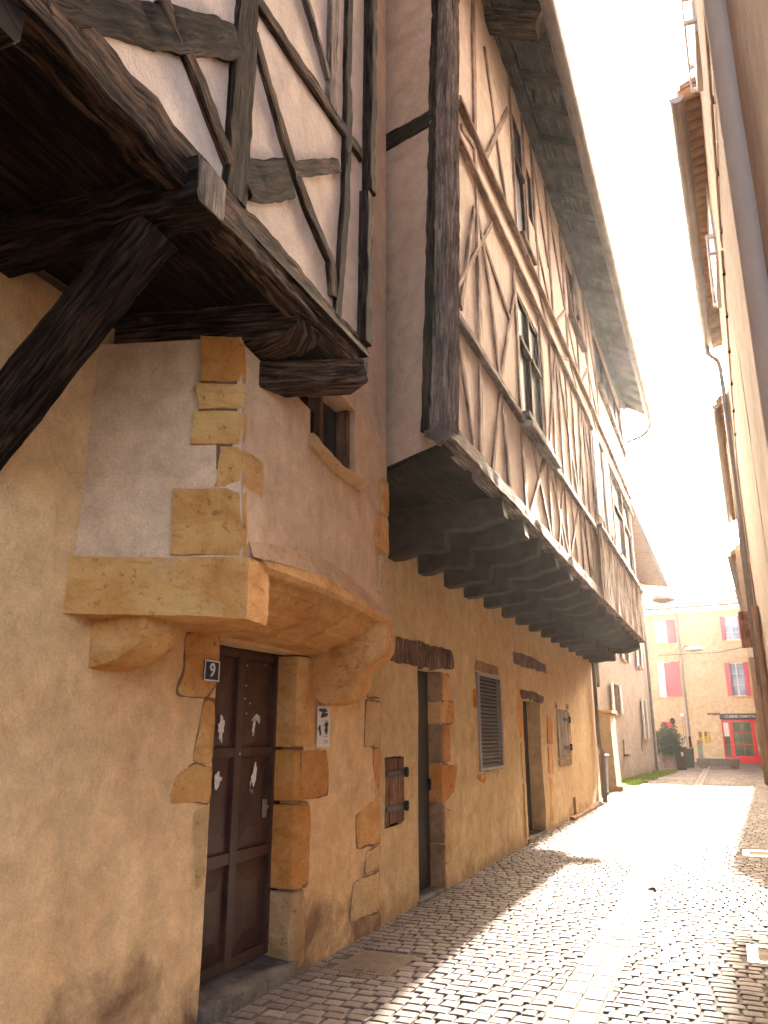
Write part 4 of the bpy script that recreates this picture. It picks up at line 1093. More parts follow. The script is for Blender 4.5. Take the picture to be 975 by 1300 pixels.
while y < 20.5:
    MB().beam([(-1.95, y, zr(-1.95) - 0.06), (EX - 0.03, y, zr(EX) - 0.045)], 0.09, 0.10, (0, 1, 0), 0.003, 0.2, 0.15).build("rafter", 'wood_roofsoffit', H2); y += 0.62
MB().beam([(-1.9, 7.35, 10.02), (-1.12, 7.35, 9.60)], 0.26, 0.22, (0, 1, 0), 0.006, 0.1, 0.2).build("purlin_end", 'wood_face', H2)
MB().beam([(-1.66, 5.2, 10.05), (-1.60, 20.4, 10.05)], 0.12, 0.16, (1, 0, 0), 0.004, 0.3).build("wall_plate", 'wood_roofsoffit', H2)
gt = MB(); n = 10; GX, GZ, GR = -0.985, 9.64, 0.075
def gutter(name, pts, r, mat, par, joints=1.1):
    P = [Vector(p) for p in pts]; mb = MB(); L_ = (P[1] - P[0]).length; t = (P[1] - P[0]).normalized(); s_ = t.cross(Vector((0, 0, 1))).normalized()
    m_ = 9; rings = []; k = 0; seg = max(2, int(L_ / joints))
    for i in range(seg + 1):
        for (dd, rr) in (((-0.02, r * 1.08), (0.02, r * 1.08), (0.021, r)) if 0 < i < seg else ((0, r),)):
            c = P[0] + t * (L_ * i / seg + dd)
            rings.append([c + s_ * math.cos(math.pi * j / (m_ - 1)) * rr - Vector((0, 0, 1)) * math.sin(math.pi * j / (m_ - 1)) * rr for j in range(m_)] +
                         [c + s_ * math.cos(math.pi * j / (m_ - 1)) * (rr - .008) - Vector((0, 0, 1)) * math.sin(math.pi * j / (m_ - 1)) * (rr - .008) for j in reversed(range(m_))])
    q = 2 * m_; vs = [p for r_ in rings for p in r_]
    fs = [(i * q + j, (i + 1) * q + j, (i + 1) * q + (j + 1) % q, i * q + (j + 1) % q) for i in range(len(rings) - 1) for j in range(q)]
    mb.add(vs, fs, None, False)
    for ring in (rings[0], rings[-1]): mb.add(ring[:m_], [tuple(range(m_))])
    return mb.build(name, mat, par)
gutter("gutter", [(GX, 4.8, GZ), (GX, 20.5, GZ)], 0.085, 'zinc_dark', H2)
MB().tube(curve([(GX, 20.42, GZ - .07), (GX - .01, 20.42, GZ - .2), (-1.15, 20.42, GZ - .42), (-1.4, 20.42, GZ - .52), (-1.66, 20.42, GZ - .60)], 5), 0.045).build("downpipe", 'zinc_dark', H2)
MB().hexa([(-1.0, 4.9, 9.80), (-0.93, 4.9, 9.76), (-0.93, EY1, 9.76), (-1.0, EY1, 9.80), (-6, 4.9, 12.9), (-6, 4.9, 12.85), (-6, EY1, 12.85), (-6, EY1, 12.9)]).build("roof", 'tile', H2)
rf = MB(); rf.hexa([(-6, 4.9, 12.8), (-0.93, 4.9, 9.73), (-0.93, EY1, 9.73), (-6, EY1, 12.8), (-6, 4.9, 12.9), (-0.93, 4.9, 9.83), (-0.93, EY1, 9.83), (-6, EY1, 12.9)]); 
rt = MB(); y = 4.95
while y < EY1: rt.tube([(-0.975, y, 9.82), (-6, y, 12.93)], 0.06, 8); y += 0.19
rt.build("roof_tiles", 'tile', H2)
# wall downpipe at the far corner
MB().tube(curve([(W + 0.08, 19.85, 3.75), (W + 0.08, 19.85, 2.2), (W + 0.08, 19.85, 1.35), (W + 0.13, 19.88, 1.18), (W + 0.13, 19.9, 0.9), (W + 0.12, 19.9, 0.02)], 4), [0.045] * 13 + [0.06] * 8).build("downpipe", 'zinc_dark', H2)

# ================================================================== GREY HOUSE (third on the left)
H3 = root("grey_house", (-3.4, 30, 0), "pale grey rendered house with light shutters beyond the timbered house", "house")
h3x = lambda Y: -2.89 + 0.067 * (Y - 37.81)
G = lambda a, z: (h3x(a), a, z)
hl3 = [(28.6, 29.7, 2.25, 3.25, 0.18), (34.7, 35.3, 1.35, 2.95, 0.18), (34.5, 35.3, 4.25, 5.6, 0.18), (31.2, 32.2, 4.3, 5.7, 0.18), (29.8, 30.1, 0.85, 1.35, 0.15), (33.7, 33.95, 0.85, 1.35, 0.15)]
sheet(G, 20.5, 37.8, -0.12, 8.6, hl3, 0.4, 0.02).build("wall", 'plaster_grey', H3)
MB().add([(-2.891, 37.8, -.1), (-9, 37.8, -.1), (-9, 37.8, 8.6), (-2.891, 37.8, 8.6)], [(0, 1, 2, 3)]).box(-9, -4.4, 20.5, 37.7, -.1, 8.6).build("rear_wall", 'plaster_grey', H3)
for h in hl3[:4]:
    x = h3x(h[0])
    f = MB().box(x - .15, x - .1, h[0], h[1], h[2], h[3]).build("window", 'wood_apron' if h[0] < 30 else 'glass', H3)
    MB().box(x - .09, x + .07, h[0] - .08, h[1] + .08, h[2] - .09, h[2] - .01).build("sill", 'stone_pale', f)
    w = 0.55
    MB().box(x + .03, x + .07, h[0] - w, h[0] - .02, h[2], h[3]).build("shutter", 'white', f)
    x = h3x(h[1]); MB().box(x + .03, x + .07, h[1] + .02, h[1] + w, h[2], h[3]).build("shutter", 'white', f)
for h in hl3[4:]: MB().box(h3x(h[0]) - .14, h3x(h[0]) - .12, h[0], h[1], h[2], h[3]).build("vent", 'dark', H3)
MB().box(-3.55, -3.25, 29.8, 30.3, 0.78, 0.86).build("vent_ledge", 'stone_dirty', H3)
MB().tube([(h3x(36.6) + .09, 36.6, 8.2), (h3x(36.6) + .09, 36.6, 0.02)], 0.055).build("downpipe", 'zinc_dark', H3)
MB().tube([(h3x(26) + .09, 26, 8.2), (h3x(26) + .09, 26, 3.0)], 0.05).build("downpipe", 'zinc_dark', H3)
MB().hexa([(-4.4, 20.4, 8.55), (-1.98, 20.4, 8.15), (-1.87, 38.3, 8.15), (-4.4, 38.3, 8.55), (-4.4, 20.4, 9.6), (-1.96, 20.4, 8.26), (-1.85, 38.3, 8.26), (-4.4, 38.3, 9.6)]).build("roof", 'tile_under', H3)
gutter("gutter", [(-1.93, 20.4, 8.2), (-1.82, 38.3, 8.2)], 0.08, 'zinc', H3, 2.0)
# rendered pier with a stone cap, wheelie bin beside it
PR = root("rendered_pier", (-3.3, 24.6, 0), "pale yellow rendered pier with a stone cap against the grey house", "pier")
block([(-3.8, 24.1, -.1), (-3.02, 24.1, -.1), (-3.02, 25.2, -.1), (-3.8, 25.2, -.1), (-3.8, 24.1, 2.15), (-3.08, 24.1, 2.15), (-3.08, 25.2, 2.15), (-3.8, 25.2, 2.15)], 8, 12, 'plaster_pier', "shaft", 0.01, PR)
MB().box(-3.85, -3.0, 24.05, 25.28, 2.15, 2.24).build("cap", 'stone_pale', PR)
MB().box(-3.1, -2.86, 24.05, 25.1, -0.05, 0.14).build("base", 'stone_pale', PR)
BN = root("wheelie_bin", (-3.2, 22.3, 0), "grey ribbed bin tucked between the timbered house corner and the rendered pier", "bin")
bb = MB().hexa([(-3.42, 22.0, .08), (-3.05, 22.0, .08), (-3.05, 22.5, .08), (-3.42, 22.5, .08), (-3.48, 21.95, .98), (-3.0, 21.95, .98), (-3.0, 22.55, .98), (-3.48, 22.55, .98)])
bb.build("body", 'bin_grey', BN)
for k in range(6):
    a = -3.40 + k * 0.065; MB().hexa([(a, 21.97, .1), (a + .02, 21.97, .1), (a + .02, 22.0, .1), (a, 22.0, .1), (a - .02, 21.92, .95), (a + .005, 21.92, .95), (a + .005, 21.96, .95), (a - .02, 21.96, .95)]).build("rib", 'bin_grey', BN)
MB().box(-3.5, -2.98, 21.9, 22.6, .99, 1.04).build("lid", 'bin_grey', BN)
MB().tube([(-3.42, 22.5, .08), (-3.05, 22.5, .08)], 0.08).build("wheel", 'rubber', BN)

# ================================================================== SALMON HOUSE closing the street
H4 = root("salmon_house", (0, 49, 0), "three-storey salmon house with raspberry shutters closing the end of the street", "house")
S4 = lambda a, z, o=0.0: (a - 0.113 * o, 49 - 0.114 * a - o, z)
wins = [(0.42, 1.40, 6.68, 8.05), (0.42, 1.38, 3.56, 5.42), (-3.3, -2.62, 6.72, 8.05), (-3.4, -2.62, 3.6, 5.6)]
hl4 = [(a, b, c, d, .18) for a, b, c, d in wins] + [(-0.20, 1.95, 0.0, 2.30, .16), (-3.4, -2.72, 0.6, 2.2, .15)]
sheet(S4, -7, 5, -0.12, 8.55, hl4, 0.4, 0.01).build("wall", 'plaster_salmon', H4)
MB().hexa([(-7, 50.1, -.1), (5, 48.8, -.1), (5, 56, -.1), (-7, 56, -.1), (-7, 50.1, 8.6), (5, 48.8, 8.6), (5, 56, 8.6), (-7, 56, 8.6)]).build("rear_wall", 'plaster_salmon', H4)
def quad4(mb, a0, a1, z0, z1, o0, o1):
    p = [S4(a0, z0, o0), S4(a1, z0, o0), S4(a1, z0, o1), S4(a0, z0, o1), S4(a0, z1, o0), S4(a1, z1, o0), S4(a1, z1, o1), S4(a0, z1, o1)]
    return mb.hexa([p[3], p[2], p[1], p[0], p[7], p[6], p[5], p[4]])
for k, (a, b, c, d) in enumerate(wins):
    f = MB(); t = .05
    quad4(f, a, a + t, c, d, -.12, -.06); quad4(f, b - t, b, c, d, -.12, -.06); quad4(f, a + t, b - t, c, c + t, -.12, -.06); quad4(f, a + t, b - t, d - t, d, -.12, -.06)
    m_ = (a + b) / 2; quad4(f, m_ - .03, m_ + .03, c + t, d - t, -.12, -.05)
    for j in (1, 2):
        z = c + (d - c) * j / 3; quad4(f, a + t, m_ - .03, z - .012, z + .012, -.12, -.07); quad4(f, m_ + .03, b - t, z - .012, z + .012, -.12, -.07)
    fo = f.build("window", 'white' if k != 1 else 'white', H4)
    quad4(MB(), a + .02, b - .02, c + .02, d - .02, -.15, -.115).build("pane", 'glass_sky', fo)
    quad4(MB(), a - .15, b + .15, c - .09, c - .005, -.02, .05).build("sill", 'stone_pale', fo)
    if k < 2:
        quad4(MB(), a - .10 if k else a - .05, a + .16, c, d, .03, .07).build("shutter", 'pink', fo)
        quad4(MB(), b - .10, b + .12, c, d, .03, .07).build("shutter", 'pink', fo)
    else: quad4(MB(), b + .01, b + .50, c, d, .02, .06).build("shutter", 'pink', fo)
quad4(MB(), -2.95, -2.45, 3.6, 5.55, .03, .07).build("shutter", 'pink', H4)
quad4(MB(), -7, 5, 8.42, 8.62, 0, .16).build("cornice", 'white', H4)
# tiled roof: rows of canal tiles
rfm = MB(); a = -7.0
rfm.hexa([S4(-7, 8.62, .3), S4(5, 8.62, .3), S4(5, 9.95, -3.2), S4(-7, 9.95, -3.2), S4(-7, 8.68, .3), S4(5, 8.68, .3), S4(5, 10.01, -3.2), S4(-7, 10.01, -3.2)])
rfm.build("roof", 'tile', H4)
rtm = MB()
while a < 5:
    p0, p1 = Vector(S4(a, 8.70, .34)), Vector(S4(a, 10.04, -3.2))
    for k in range(9): rtm.tube([p0.lerp(p1, k / 9), p0.lerp(p1, (k + 1.12) / 9)], [0.085, 0.068], 7)
    a += 0.21
rtm.build("roof_tiles", 'tile', H4)
quad4(MB(), -7, 5, 9.98, 10.1, -3.3, -3.1).build("roof_ridge", 'tile', H4)
MB().tube([S4(-1.97, 8.45, .07), S4(-1.95, 1.4, .07)], 0.055).build("downpipe", 'zinc', H4)
MB().tube([S4(-1.95, 1.4, .07), S4(-1.94, 0.0, .07)], 0.065).build("downpipe", 'iron', H4)
for a in (-2.25, -2.13): MB().tube([S4(a, 2.55, .03), S4(a + .02, 0.3, .03)], 0.018).build("conduit", 'zinc', H4)
quad4(MB(), -2.32, -2.12, 2.5, 2.68, 0, .12).build("meter_box", 'white', H4)
quad4(MB(), -0.88, -0.22, 2.56, 2.68, 0, .03).build("lintel_end", 'lintel_rough', H4)
# shopfront
SF = MB(); 
for a0, a1, z0, z1 in ((-0.20, -0.12, 0, 2.28), (0.16, 0.36, 0, 2.28), (1.30, 1.50, 0, 2.28), (1.87, 1.95, 0, 2.28)): quad4(SF, a0, a1, z0, z1, -.10, -.02)
for a0, a1 in ((-.12, .16), (.36, 1.30), (1.50, 1.87)):
    quad4(SF, a0, a1, 2.18, 2.28, -.10, -.02); quad4(SF, a0, a1, 0.0, 0.35, -.10, -.03)
sfo = SF.build("shopfront", 'red', H4)
for a0, a1 in ((-.12, .16), (.36, 1.30), (1.50, 1.87)): quad4(MB(), a0, a1, .35, 2.18, -.085, -.07).build("pane", 'glass_shop', sfo)
gl = MB(); quad4(gl, .815, .845, .35, 2.18, -.068, -.05)
for z in (.95, 1.6): quad4(gl, .36, .81, z, z + .025, -.068, -.05); quad4(gl, .85, 1.3, z, z + .025, -.068, -.05)
quad4(gl, -.12, .16, .95, .975, -.068, -.05)
gl.build("glazing_bar", 'red', sfo)
for k, (a0, z0, w, h) in enumerate([(.42, 1.65, .3, .45), (.95, 1.6, .3, .5), (1.55, .9, .25, 1.1)]): quad4(MB(), a0, a0 + w, z0, z0 + h, -.069, -.066).build("window_poster", 'leaf', sfo)
quad4(MB(), -.12, .15, 1.4, 2.15, -.069, -.066).build("window_poster", 'paper', sfo)
SG = root("shop_sign", S4(0.85, 2.42, .05), "long dark board with pale lettering above the red shopfront", "shop sign")
quad4(MB(), -0.24, 1.98, 2.31, 2.62, .02, .06).build("board", 'sign_black', SG)
dx = Vector((1, -0.114, 0)).normalized()
text_mesh("lettering", "CUISINE ORIENTALE", 0.185, 'sign_text', SG, S4(0.87, 2.465, .066), dx, (0, 0, 1), SG)
PS = root("wall_poster", S4(-1.15, 1.0, 0.04), "square yellow and brown picture panel on the salmon wall left of the shopfront", "poster")
quad4(MB(), -1.47, -0.86, 1.02, 1.66, .0, .03).build("panel", plain("poster_ochre", (0.36, 0.22, 0.04), 0.5, var=0.6, scale=5), PS)
quad4(MB(), -1.27, -1.15, 1.02, 1.66, .031, .035).build("stripe", plain("poster_yellow", (0.62, 0.45, 0.05), 0.5), PS)
quad4(MB(), -1.0, -0.92, 1.02, 1.62, .031, .035).build("stripe", plain("poster_yellow_deep", (0.55, 0.36, 0.04), 0.5), PS)
quad4(MB(), -1.45, -1.27, 1.35, 1.64, .031, .035).build("stripe", plain("poster_brown", (0.16, 0.07, 0.05), 0.5), PS)
quad4(MB(), -1.14, -1.0, 1.40, 1.64, .031, .035).build("stripe", 'bin_brown', PS)
# red side door with wall lantern
quad4(MB(), -3.4, -2.72, 0.6, 2.2, -.12, -.06).build("red_door", 'red', H4)
LN = root("wall_lantern", S4(-2.76, 2.2, .2), "small dark lantern on the salmon wall by the shrub", "lantern")
MB().tube([S4(-2.76, 2.36, 0), S4(-2.76, 2.36, .22)], .015).build("arm", 'iron', LN)
MB().tube([S4(-2.76, 2.42, .22), S4(-2.76, 2.30, .22), S4(-2.76, 2.12, .22), S4(-2.76, 2.06, .22)], [.04, .15, .11, .03], 8).build("lamp_body", 'iron', LN)
# menu totem
TT = root("menu_totem", (-1.30, 44.6, 0), "slim upright menu stand with a red spot behind the concrete planter", "sign")
MB().box(-1.44, -1.20, 44.58, 44.64, 0.02, 1.22).build("board", 'zinc_dark', TT)
MB().box(-1.42, -1.22, 44.572, 44.579, .60, .98).build("menu_sheet", plain("menu_green", (0.16, 0.26, 0.12), 0.6, var=0.5, scale=12), TT)
blob(0, 0, .1, .1, 3, 0, 'red', TT, name="red_spot").data.vertices.foreach_set("co", [c for k in range(22) for c in (-1.32 + .055 * math.cos(k * 2 * math.pi / 22) + 1.30, -0.03, 1.10 + .07 * math.sin(k * 2 * math.pi / 22))] + [-1.32 + 1.30, -0.03, 1.10])
# long concrete bench-planter
BP = root("concrete_planter", (-0.45, 41.0, 0), "long low grey concrete block bench on two feet before the red shopfront", "bench")
block([(-1.42, 40.8, .12), (.40, 40.6, .12), (.45, 41.2, .12), (-1.37, 41.4, .12), (-1.42, 40.8, .44), (.40, 40.6, .44), (.45, 41.2, .44), (-1.37, 41.4, .44)], 14, 4, 'concrete', "seat", 0.005, BP)
for a in (-1.33, 0.02): MB().box(a, a + .34, 40.85, 41.2, 0, .12).build("leg", 'stone_dirty', BP)
# shrub in a slatted planter
SH = root("potted_shrub", (-2.55, 39.0, 0), "round dark green shrub in a slatted wooden planter by the corner of the grey house", "shrub")
pl = MB()
for k in range(5):
    a = -2.86 + k * .125; pl.box(a, a + .1, 38.7, 38.73, .06, .62)
pl.box(-2.88, -2.24, 38.68, 38.70, .12, .2).box(-2.88, -2.24, 38.68, 38.70, .48, .56).box(-2.88, -2.86, 38.7, 39.3, .06, .62).box(-2.26, -2.24, 38.7, 39.3, .06, .62).box(-2.88, -2.24, 39.3, 39.32, .06, .62)
for a, b in ((-2.88, 38.70), (-2.28, 38.70)): pl.box(a, a + .04, b, b + .04, 0, .7)
pl.build("planter", 'wood_greypaint', SH)
MB().tube([(-2.56, 39, .2), (-2.55, 39, .9)], [.03, .02]).build("trunk", 'wood_dark', SH)
lf = MB(); rnd = random.Random(4)
for k in range(4200):
    while True:
        p = Vector((rnd.uniform(-1, 1), rnd.uniform(-1, 1), rnd.uniform(-1, 1)))
        if .25 < p.length < 1: break
    r_ = 0.62 + 0.28 * noise.noise(p * 2.3)
    c = Vector((-2.50 + p.x * .62 * r_ / .6, 39 + p.y * .5 * r_ / .6, 1.18 + p.z * .72 * r_ / .6))
    if rnd.random() < 0.25 and noise.noise(p * 3.1 + Vector((9, 0, 0))) < 0: continue
    d1 = Vector((rnd.gauss(0, 1), rnd.gauss(0, 1), rnd.gauss(0, 1))).normalized(); d2 = d1.cross(Vector((rnd.gauss(0, 1), rnd.gauss(0, 1), rnd.gauss(0, 1)))).normalized()
    s_ = rnd.uniform(.045, .075)
    lf.add([c - d1 * s_, c + d2 * s_ * .45, c + d1 * s_, c - d2 * s_ * .45], [(0, 1, 2, 3)])
lf.build("foliage", 'leaf', SH)
# bins beside the shrub
BB = root("brown_bin", (-2.0, 39.3, 0), "square brown litter box with a white label beside the shrub", "bin")
MB().hexa([(-2.22, 39.0, .05), (-1.80, 39.0, .05), (-1.80, 39.5, .05), (-2.22, 39.5, .05), (-2.26, 38.97, .92), (-1.76, 38.97, .92), (-1.76, 39.55, .92), (-2.26, 39.55, .92)]).build("body", 'bin_brown', BB)
MB().box(-2.29, -1.73, 38.93, 39.6, .92, .98).build("lid", 'bin_brown', BB); MB().box(-1.98, -1.88, 38.95, 38.968, .58, .76).build("label_patch", 'paper', BB)
MB().box(-2.2, -1.82, 39.05, 39.45, 0, .05).build("base", 'rubber', BB)
GB = root("green_bin", (-1.68, 41.2, 0), "narrow dark green bin standing behind the brown litter box", "bin")
MB().hexa([(-1.88, 41.0, .02), (-1.55, 41.0, .02), (-1.55, 41.4, .02), (-1.88, 41.4, .02), (-1.92, 40.97, .86), (-1.51, 40.97, .86), (-1.51, 41.44, .86), (-1.92, 41.44, .86)]).build("body", 'bin_green', GB)
MB().box(-1.94, -1.49, 40.93, 41.48, .865, .91).build("lid", plain("bin_lid_orange", (0.35, 0.16, 0.07), .5), GB)

# grass tufts at the foot of the grey house and by the right wall
def grass(name, regs):
    rnd = random.Random(9); mb = MB()
    for (x0, x1, y0, y1, n) in regs:
        for k in range(n):
            t = rnd.random(); y = y0 + (y1 - y0) * rnd.random(); x = x0 + (x1 - x0) * rnd.random()
            if noise.noise(Vector((x * 1.6, y * .8, 0))) < -0.12: continue
            x += h3x(y) + 3.4 if x < -1 else 0
            h = rnd.uniform(.04, .13); a = rnd.uniform(0, 6.28); w = .012
            bx_, by_ = math.cos(a) * w, math.sin(a) * w; l = rnd.uniform(-.04, .04)
            mb.add([(x - bx_, y - by_, -.01), (x + bx_, y + by_, -.01), (x + l, y + l, h)], [(0, 1, 2)])
    o = mb.build(name, 'grass'); struct(o, "stuff"); tag(o, "tufts of bright green grass along the foot of the walls", "grass")
grass("grass", [(-3.35, -2.5, 26.8, 37.5, 9000), (1.25, 1.7, 33, 42, 2500), (-3.0, -2.9, 20.5, 23.5, 150)])
# planks / dry twigs omitted; fallen leaf on the slab row
lfm = MB().add([(-0.98, 9.42, .012), (-0.90, 9.38, .03), (-0.80, 9.44, .012), (-0.84, 9.52, .028), (-0.91, 9.62, .014), (-0.93, 9.50, .022)], [(0, 1, 5), (1, 2, 3), (1, 3, 5), (3, 4, 5)])
tag(lfm.build("fallen_leaf", 'dryleaf'), "single dry brown leaf on the pale paving strip", "leaf")
# covers
DC = root("drain_cover", (-2.52, 5.76, 0), "ribbed rusty square drain cover in the cobbles near the wall", "drain cover")
MB().box(-2.74, -2.30, 5.48, 6.05, -.03, -.004).build("plate", 'cover_iron', DC)
rb = MB()
for k in range(19): rb.box(-2.73 + k * .0228, -2.73 + k * .0228 + .011, 5.49, 6.04, -.004, .003)
rb.build("rib", 'cover_iron', DC)
MB().box(-2.58, -2.51, 5.53, 5.545, .0032, .0045).box(-2.48, -2.41, 5.53, 5.545, .0032, .0045).build("slot", 'dark', DC)
for nm, c, lb in (("manhole_cover", covers[1], "near pale steel-framed manhole cover by the right wall"), ("manhole_cover", covers[2], "farther pale steel-framed manhole cover by the right wall")):
    r_ = root(nm, ((c[0] + c[1]) / 2, (c[2] + c[3]) / 2, 0), lb, "manhole cover", "manhole covers along the right wall")
    t = .07
    MB().box(c[0], c[0] + t, c[2], c[3], -.03, .004).box(c[1] - t, c[1], c[2], c[3], -.03, .004).box(c[0] + t, c[1] - t, c[2], c[2] + t * .7, -.03, .004).box(c[0] + t, c[1] - t, c[3] - t * .7, c[3], -.03, .004).build("frame", 'cover_steel', r_)
    MB().box(c[0] + t, c[1] - t, c[2] + t * .7, c[3] - t * .7, -.03, -.006).build("infill", 'cover_fill', r_)

# ================================================================== STREET LAMPS AND CABLE
def lamp(loc, wallp, label, wd=.47):
    r_ = root("street_lamp", wallp, label, "street lamp", "saucer street lamps")
    x, y, z = loc
    prof = [(0.02, .17), (wd * .35, .15), (wd * .75, .08), (wd, .0), (wd * .98, -.015), (wd * .8, -.05), (wd * .4, -.09), (0.01, -.10)]
    n = 28; mb = MB(); vs = [(x + a * math.cos(2 * math.pi * k / n), y + a * math.sin(2 * math.pi * k / n), z + b) for a, b in prof for k in range(n)]
    fs = [(i * n + k, i * n + (k + 1) % n, (i + 1) * n + (k + 1) % n, (i + 1) * n + k) for i in range(len(prof) - 1) for k in range(n)]
    mb.add(vs, [f[::-1] for f in fs], None, True).build("lamp_shade", 'lamp_shell', r_)
    MB().tube([wallp, ((wallp[0] + x) / 2, (wallp[1] + y) / 2, max(wallp[2], z) + .22), (x, y, z + .14)], .022).build("arm", 'zinc_dark', r_)
    return r_
lamp((-1.28, 24.0, 5.35), (h3x(24), 24.0, 5.3), "near grey saucer street lamp on an arm from the grey house", .32)
lamp((-1.14, 45.0, 5.85), (S4(-1.95, 6.0)[0], 48.9, 6.1), "far small saucer street lamp in front of the salmon house", .50)
CB = MB().tube([(-3.2, 49.1, 5.98), (-1.9, 49.0, 6.0), (0, 48.5, 5.98), (1.5, 47, 6.1)], .018, 6)
tag(CB.build("overhead_cable", 'rubber'), "black cable strung across the salmon front at mid height", "cable")

# ================================================================== RIGHT-HAND ROW
def rhouse(nm, y0, y1, z1, mat, label, x=xr, holes=()):
    r_ = root(nm, (x((y0 + y1) / 2), (y0 + y1) / 2, 0), label, "house")
    mb = sheet(lambda a, z: (x(-a), -a, z), -y1, -y0, -.12, z1, holes, 0.35, 0.012); mb.build("wall", mat, r_)
    MB().hexa([(x(y0) + .35, y0, -.1), (x(y0) + 6, y0, -.1), (x(y1) + 6, y1, -.1), (x(y1) + .35, y1, -.1), (x(y0) + .35, y0, z1), (x(y0) + 6, y0, z1), (x(y1) + 6, y1, z1), (x(y1) + .35, y1, z1)]).build("rear_wall", mat, r_)
    MB().add([(x(y1), y1 + .001, -.1), (x(y1) + .4, y1 + .001, -.1), (x(y1) + .4, y1 + .001, z1), (x(y1), y1 + .001, z1)], [(3, 2, 1, 0)]).build("end_wall", mat, r_)
    MB().add([(x(y0), y0 - .001, -.1), (x(y0) + .4, y0 - .001, -.1), (x(y0) + .4, y0 - .001, z1), (x(y0), y0 - .001, z1)], [(0, 1, 2, 3)]).build("end_wall", mat, r_)
    return r_
R1 = rhouse("tall_house", 2.15, 8.6, 11, 'plaster_right', "tall pinkish rendered house with a cream downpipe, nearest on the right")
R2 = rhouse("gutter_house", 8.62, 17.4, 10.2, 'plaster_right2', "sand rendered house on the right under the big grey gutter")
x3 = lambda Y: .27 + .031 * Y
R3 = rhouse("flush_house", 17.42, 28.6, 8.9, 'plaster_right2', "sand rendered house on the right with one open brown shutter", x3)
x4 = lambda Y: 0.95 + .045 * (Y - 28.7)
R4 = rhouse("far_right_house", 28.9, 47.6, 7.9, 'plaster_right', "last house on the right with a row of eave tiles before the salmon house", x4)
def eave(par, x, y0, y1, z, ov, mat='tile_under', gz=None, gr=.085):
    # rows of half-round eave tiles seen from below
    mb = MB(); y = y0 + .1
    while y < y1:
        mb.tube([(x(y) - ov + .02, y, z + .06), (x(y) + .6, y, z + .26)], .09, 8); y += .20
    mb.build("eave_tiles", mat, par)
    MB().hexa([(x(y0) - ov + .05, y0, z + .08), (x(y0) + 3, y0, z + 1.3), (x(y1) + 3, y1, z + 1.3), (x(y1) - ov + .05, y1, z + .08), (x(y0) - ov + .05, y0, z + .17), (x(y0) + 3, y0, z + 1.4), (x(y1) + 3, y1, z + 1.4), (x(y1) - ov + .05, y1, z + .17)]).build("roof", 'tile', par)
    gutter("gutter", [(x(y0) - ov, y0, z), (x(y1) - ov, y1, z)], gr, 'zinc', par, 1.2)
eave(R2, xr, 9.4, 17.4, 9.85, .30, gr=.10)
eave(R3, x3, 17.5, 28.4, 8.6, .26)
eave(R4, x4, 29.3, 47.6, 7.6, .22)
MB().box(xr(8.6) + .02, xr(8.6) + 5, 2.15, 8.6, 11.0, 11.2).build("roof", 'tile', R1)
# near downpipe, its strap and the second pipe with collar
MB().tube([(xr(3.7) - .02, 3.75, 11), (xr(3.7) - .02, 3.75, .1)], .085, 20).build("downpipe", 'pipe_cream', R1)
MB().tube([(xr(3.2) + 0.03, 3.45, 9), (xr(3.2) + .03, 3.45, 0.1)], .012, 6).build("cable_line", 'rubber', R1)
MB().tube(curve([(xr(16.9) - .30, 16.95, 9.78), (xr(16.9) - .30, 17.0, 9.6), (xr(16.9) - .12, 17.0, 9.35), (xr(16.9) - .09, 17.0, 8.8)], 5) + [(xr(17) - .09, 17.0, .1)], .05).build("downpipe", 'zinc', R2)
MB().tube([(x3(19.3) - .07, 19.3, 8.3), (x3(19.3) - .07, 19.3, 2.6)], .055).build("downpipe", 'zinc_dark', R3)
MB().tube([(x3(19.3) - .07, 19.3, 2.6), (x3(19.3) - .07, 19.3, .02)], .07).build("downpipe", 'pipe_brown', R3)
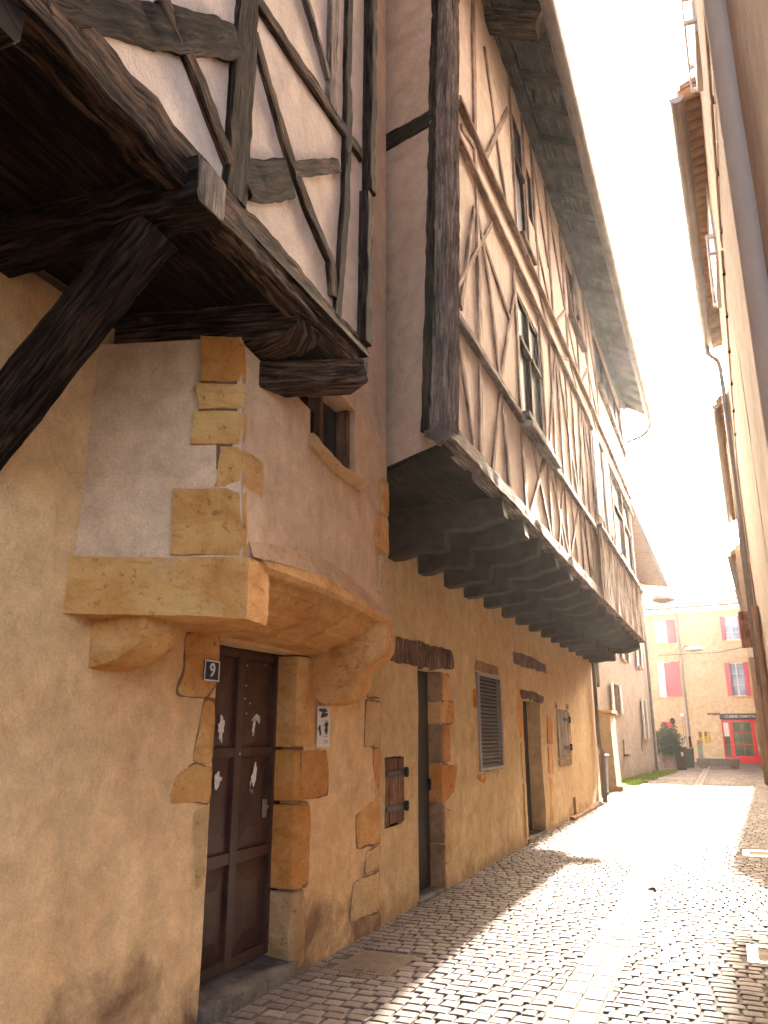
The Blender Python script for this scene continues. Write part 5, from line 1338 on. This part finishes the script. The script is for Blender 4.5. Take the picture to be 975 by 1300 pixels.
MB().tube([(xr(15.5) - .06, 15.5, 3.8), (xr(15.5) - .06, 15.5, .02)], .06).tube([(xr(15.5) - .06, 15.5, 3.0), (xr(15.5) - .06, 15.5, 2.9)], .075).build("downpipe", 'pipe_brown', R2)
# cable with clips along the wall
MB().tube([(xr(2.3) - .02, 2.3, 6.92), (xr(8.5) - .02, 8.5, 6.95)], .012, 6).tube([(xr(2.3) - .02, 2.3, 6.84), (xr(8.5) - .02, 8.5, 6.87)], .008, 6).build("cable_line", 'pipe_brown', R1)
for y in (4.2, 5.2, 6.2, 7.2, 8.2): MB().box(xr(y) - .03, xr(y), y - .008, y + .008, 6.86, 6.94).build("cable_clip", 'iron', R1)
MB().tube([(xr(8.7) - .02, 8.7, 6.95), (xr(17) - .02, 17.2, 7.0)], .014, 6).build("cable_line", 'pipe_brown', R2)
for y in (9.2, 10.3, 11.4, 12.6, 13.8, 15): MB().box(xr(y) - .035, xr(y), y - .01, y + .01, 6.92, 7.0).build("cable_clip", 'iron', R2)
# white window guards standing off the wall
def guard(par, x, y0, y1, z0, h):
    mb = MB()
    for z in (z0, z0 + h): mb.tube([(x(y0) - .12, y0, z), (x(y1) - .12, y1, z)], .012, 6)
    k = y0
    while k <= y1 + .01: mb.tube([(x(k) - .12, k, z0), (x(k) - .12, k, z0 + h)], .008, 6); k += (y1 - y0) / 6
    for k in (y0, y1): mb.box(x(k) - .13, x(k), k - .02, k + .02, z0 - .02, z0 + .02).box(x(k) - .13, x(k), k - .02, k + .03, z0 + h - .03, z0 + h + .03)
    mb.build("window_guard", 'white', par)
    MB().box(x(y0) - .03, x(y0) + .1, y0 + .05, y1 - .05, z0 - .1, z0 + 1.3).build("window", 'white', par)
guard(R1, xr, 7.4, 8.4, 9.0, .35); guard(R2, xr, 11.4, 13.0, 8.6, .3)
# open shutter and small box on the third house
MB().box(x3(27) - .36, x3(27), 27.0, 27.06, 4.15, 5.3).build("shutter", 'wood_redbrown', R3)
MB().box(x3(26.8) - .2, x3(26.8), 26.7, 26.95, 3.85, 4.12).build("meter_box", 'white', R3)
MB().box(x3(22) - .05, x3(22), 21.5, 22.6, 4.6, 6.2).build("shutter", 'white', R3)
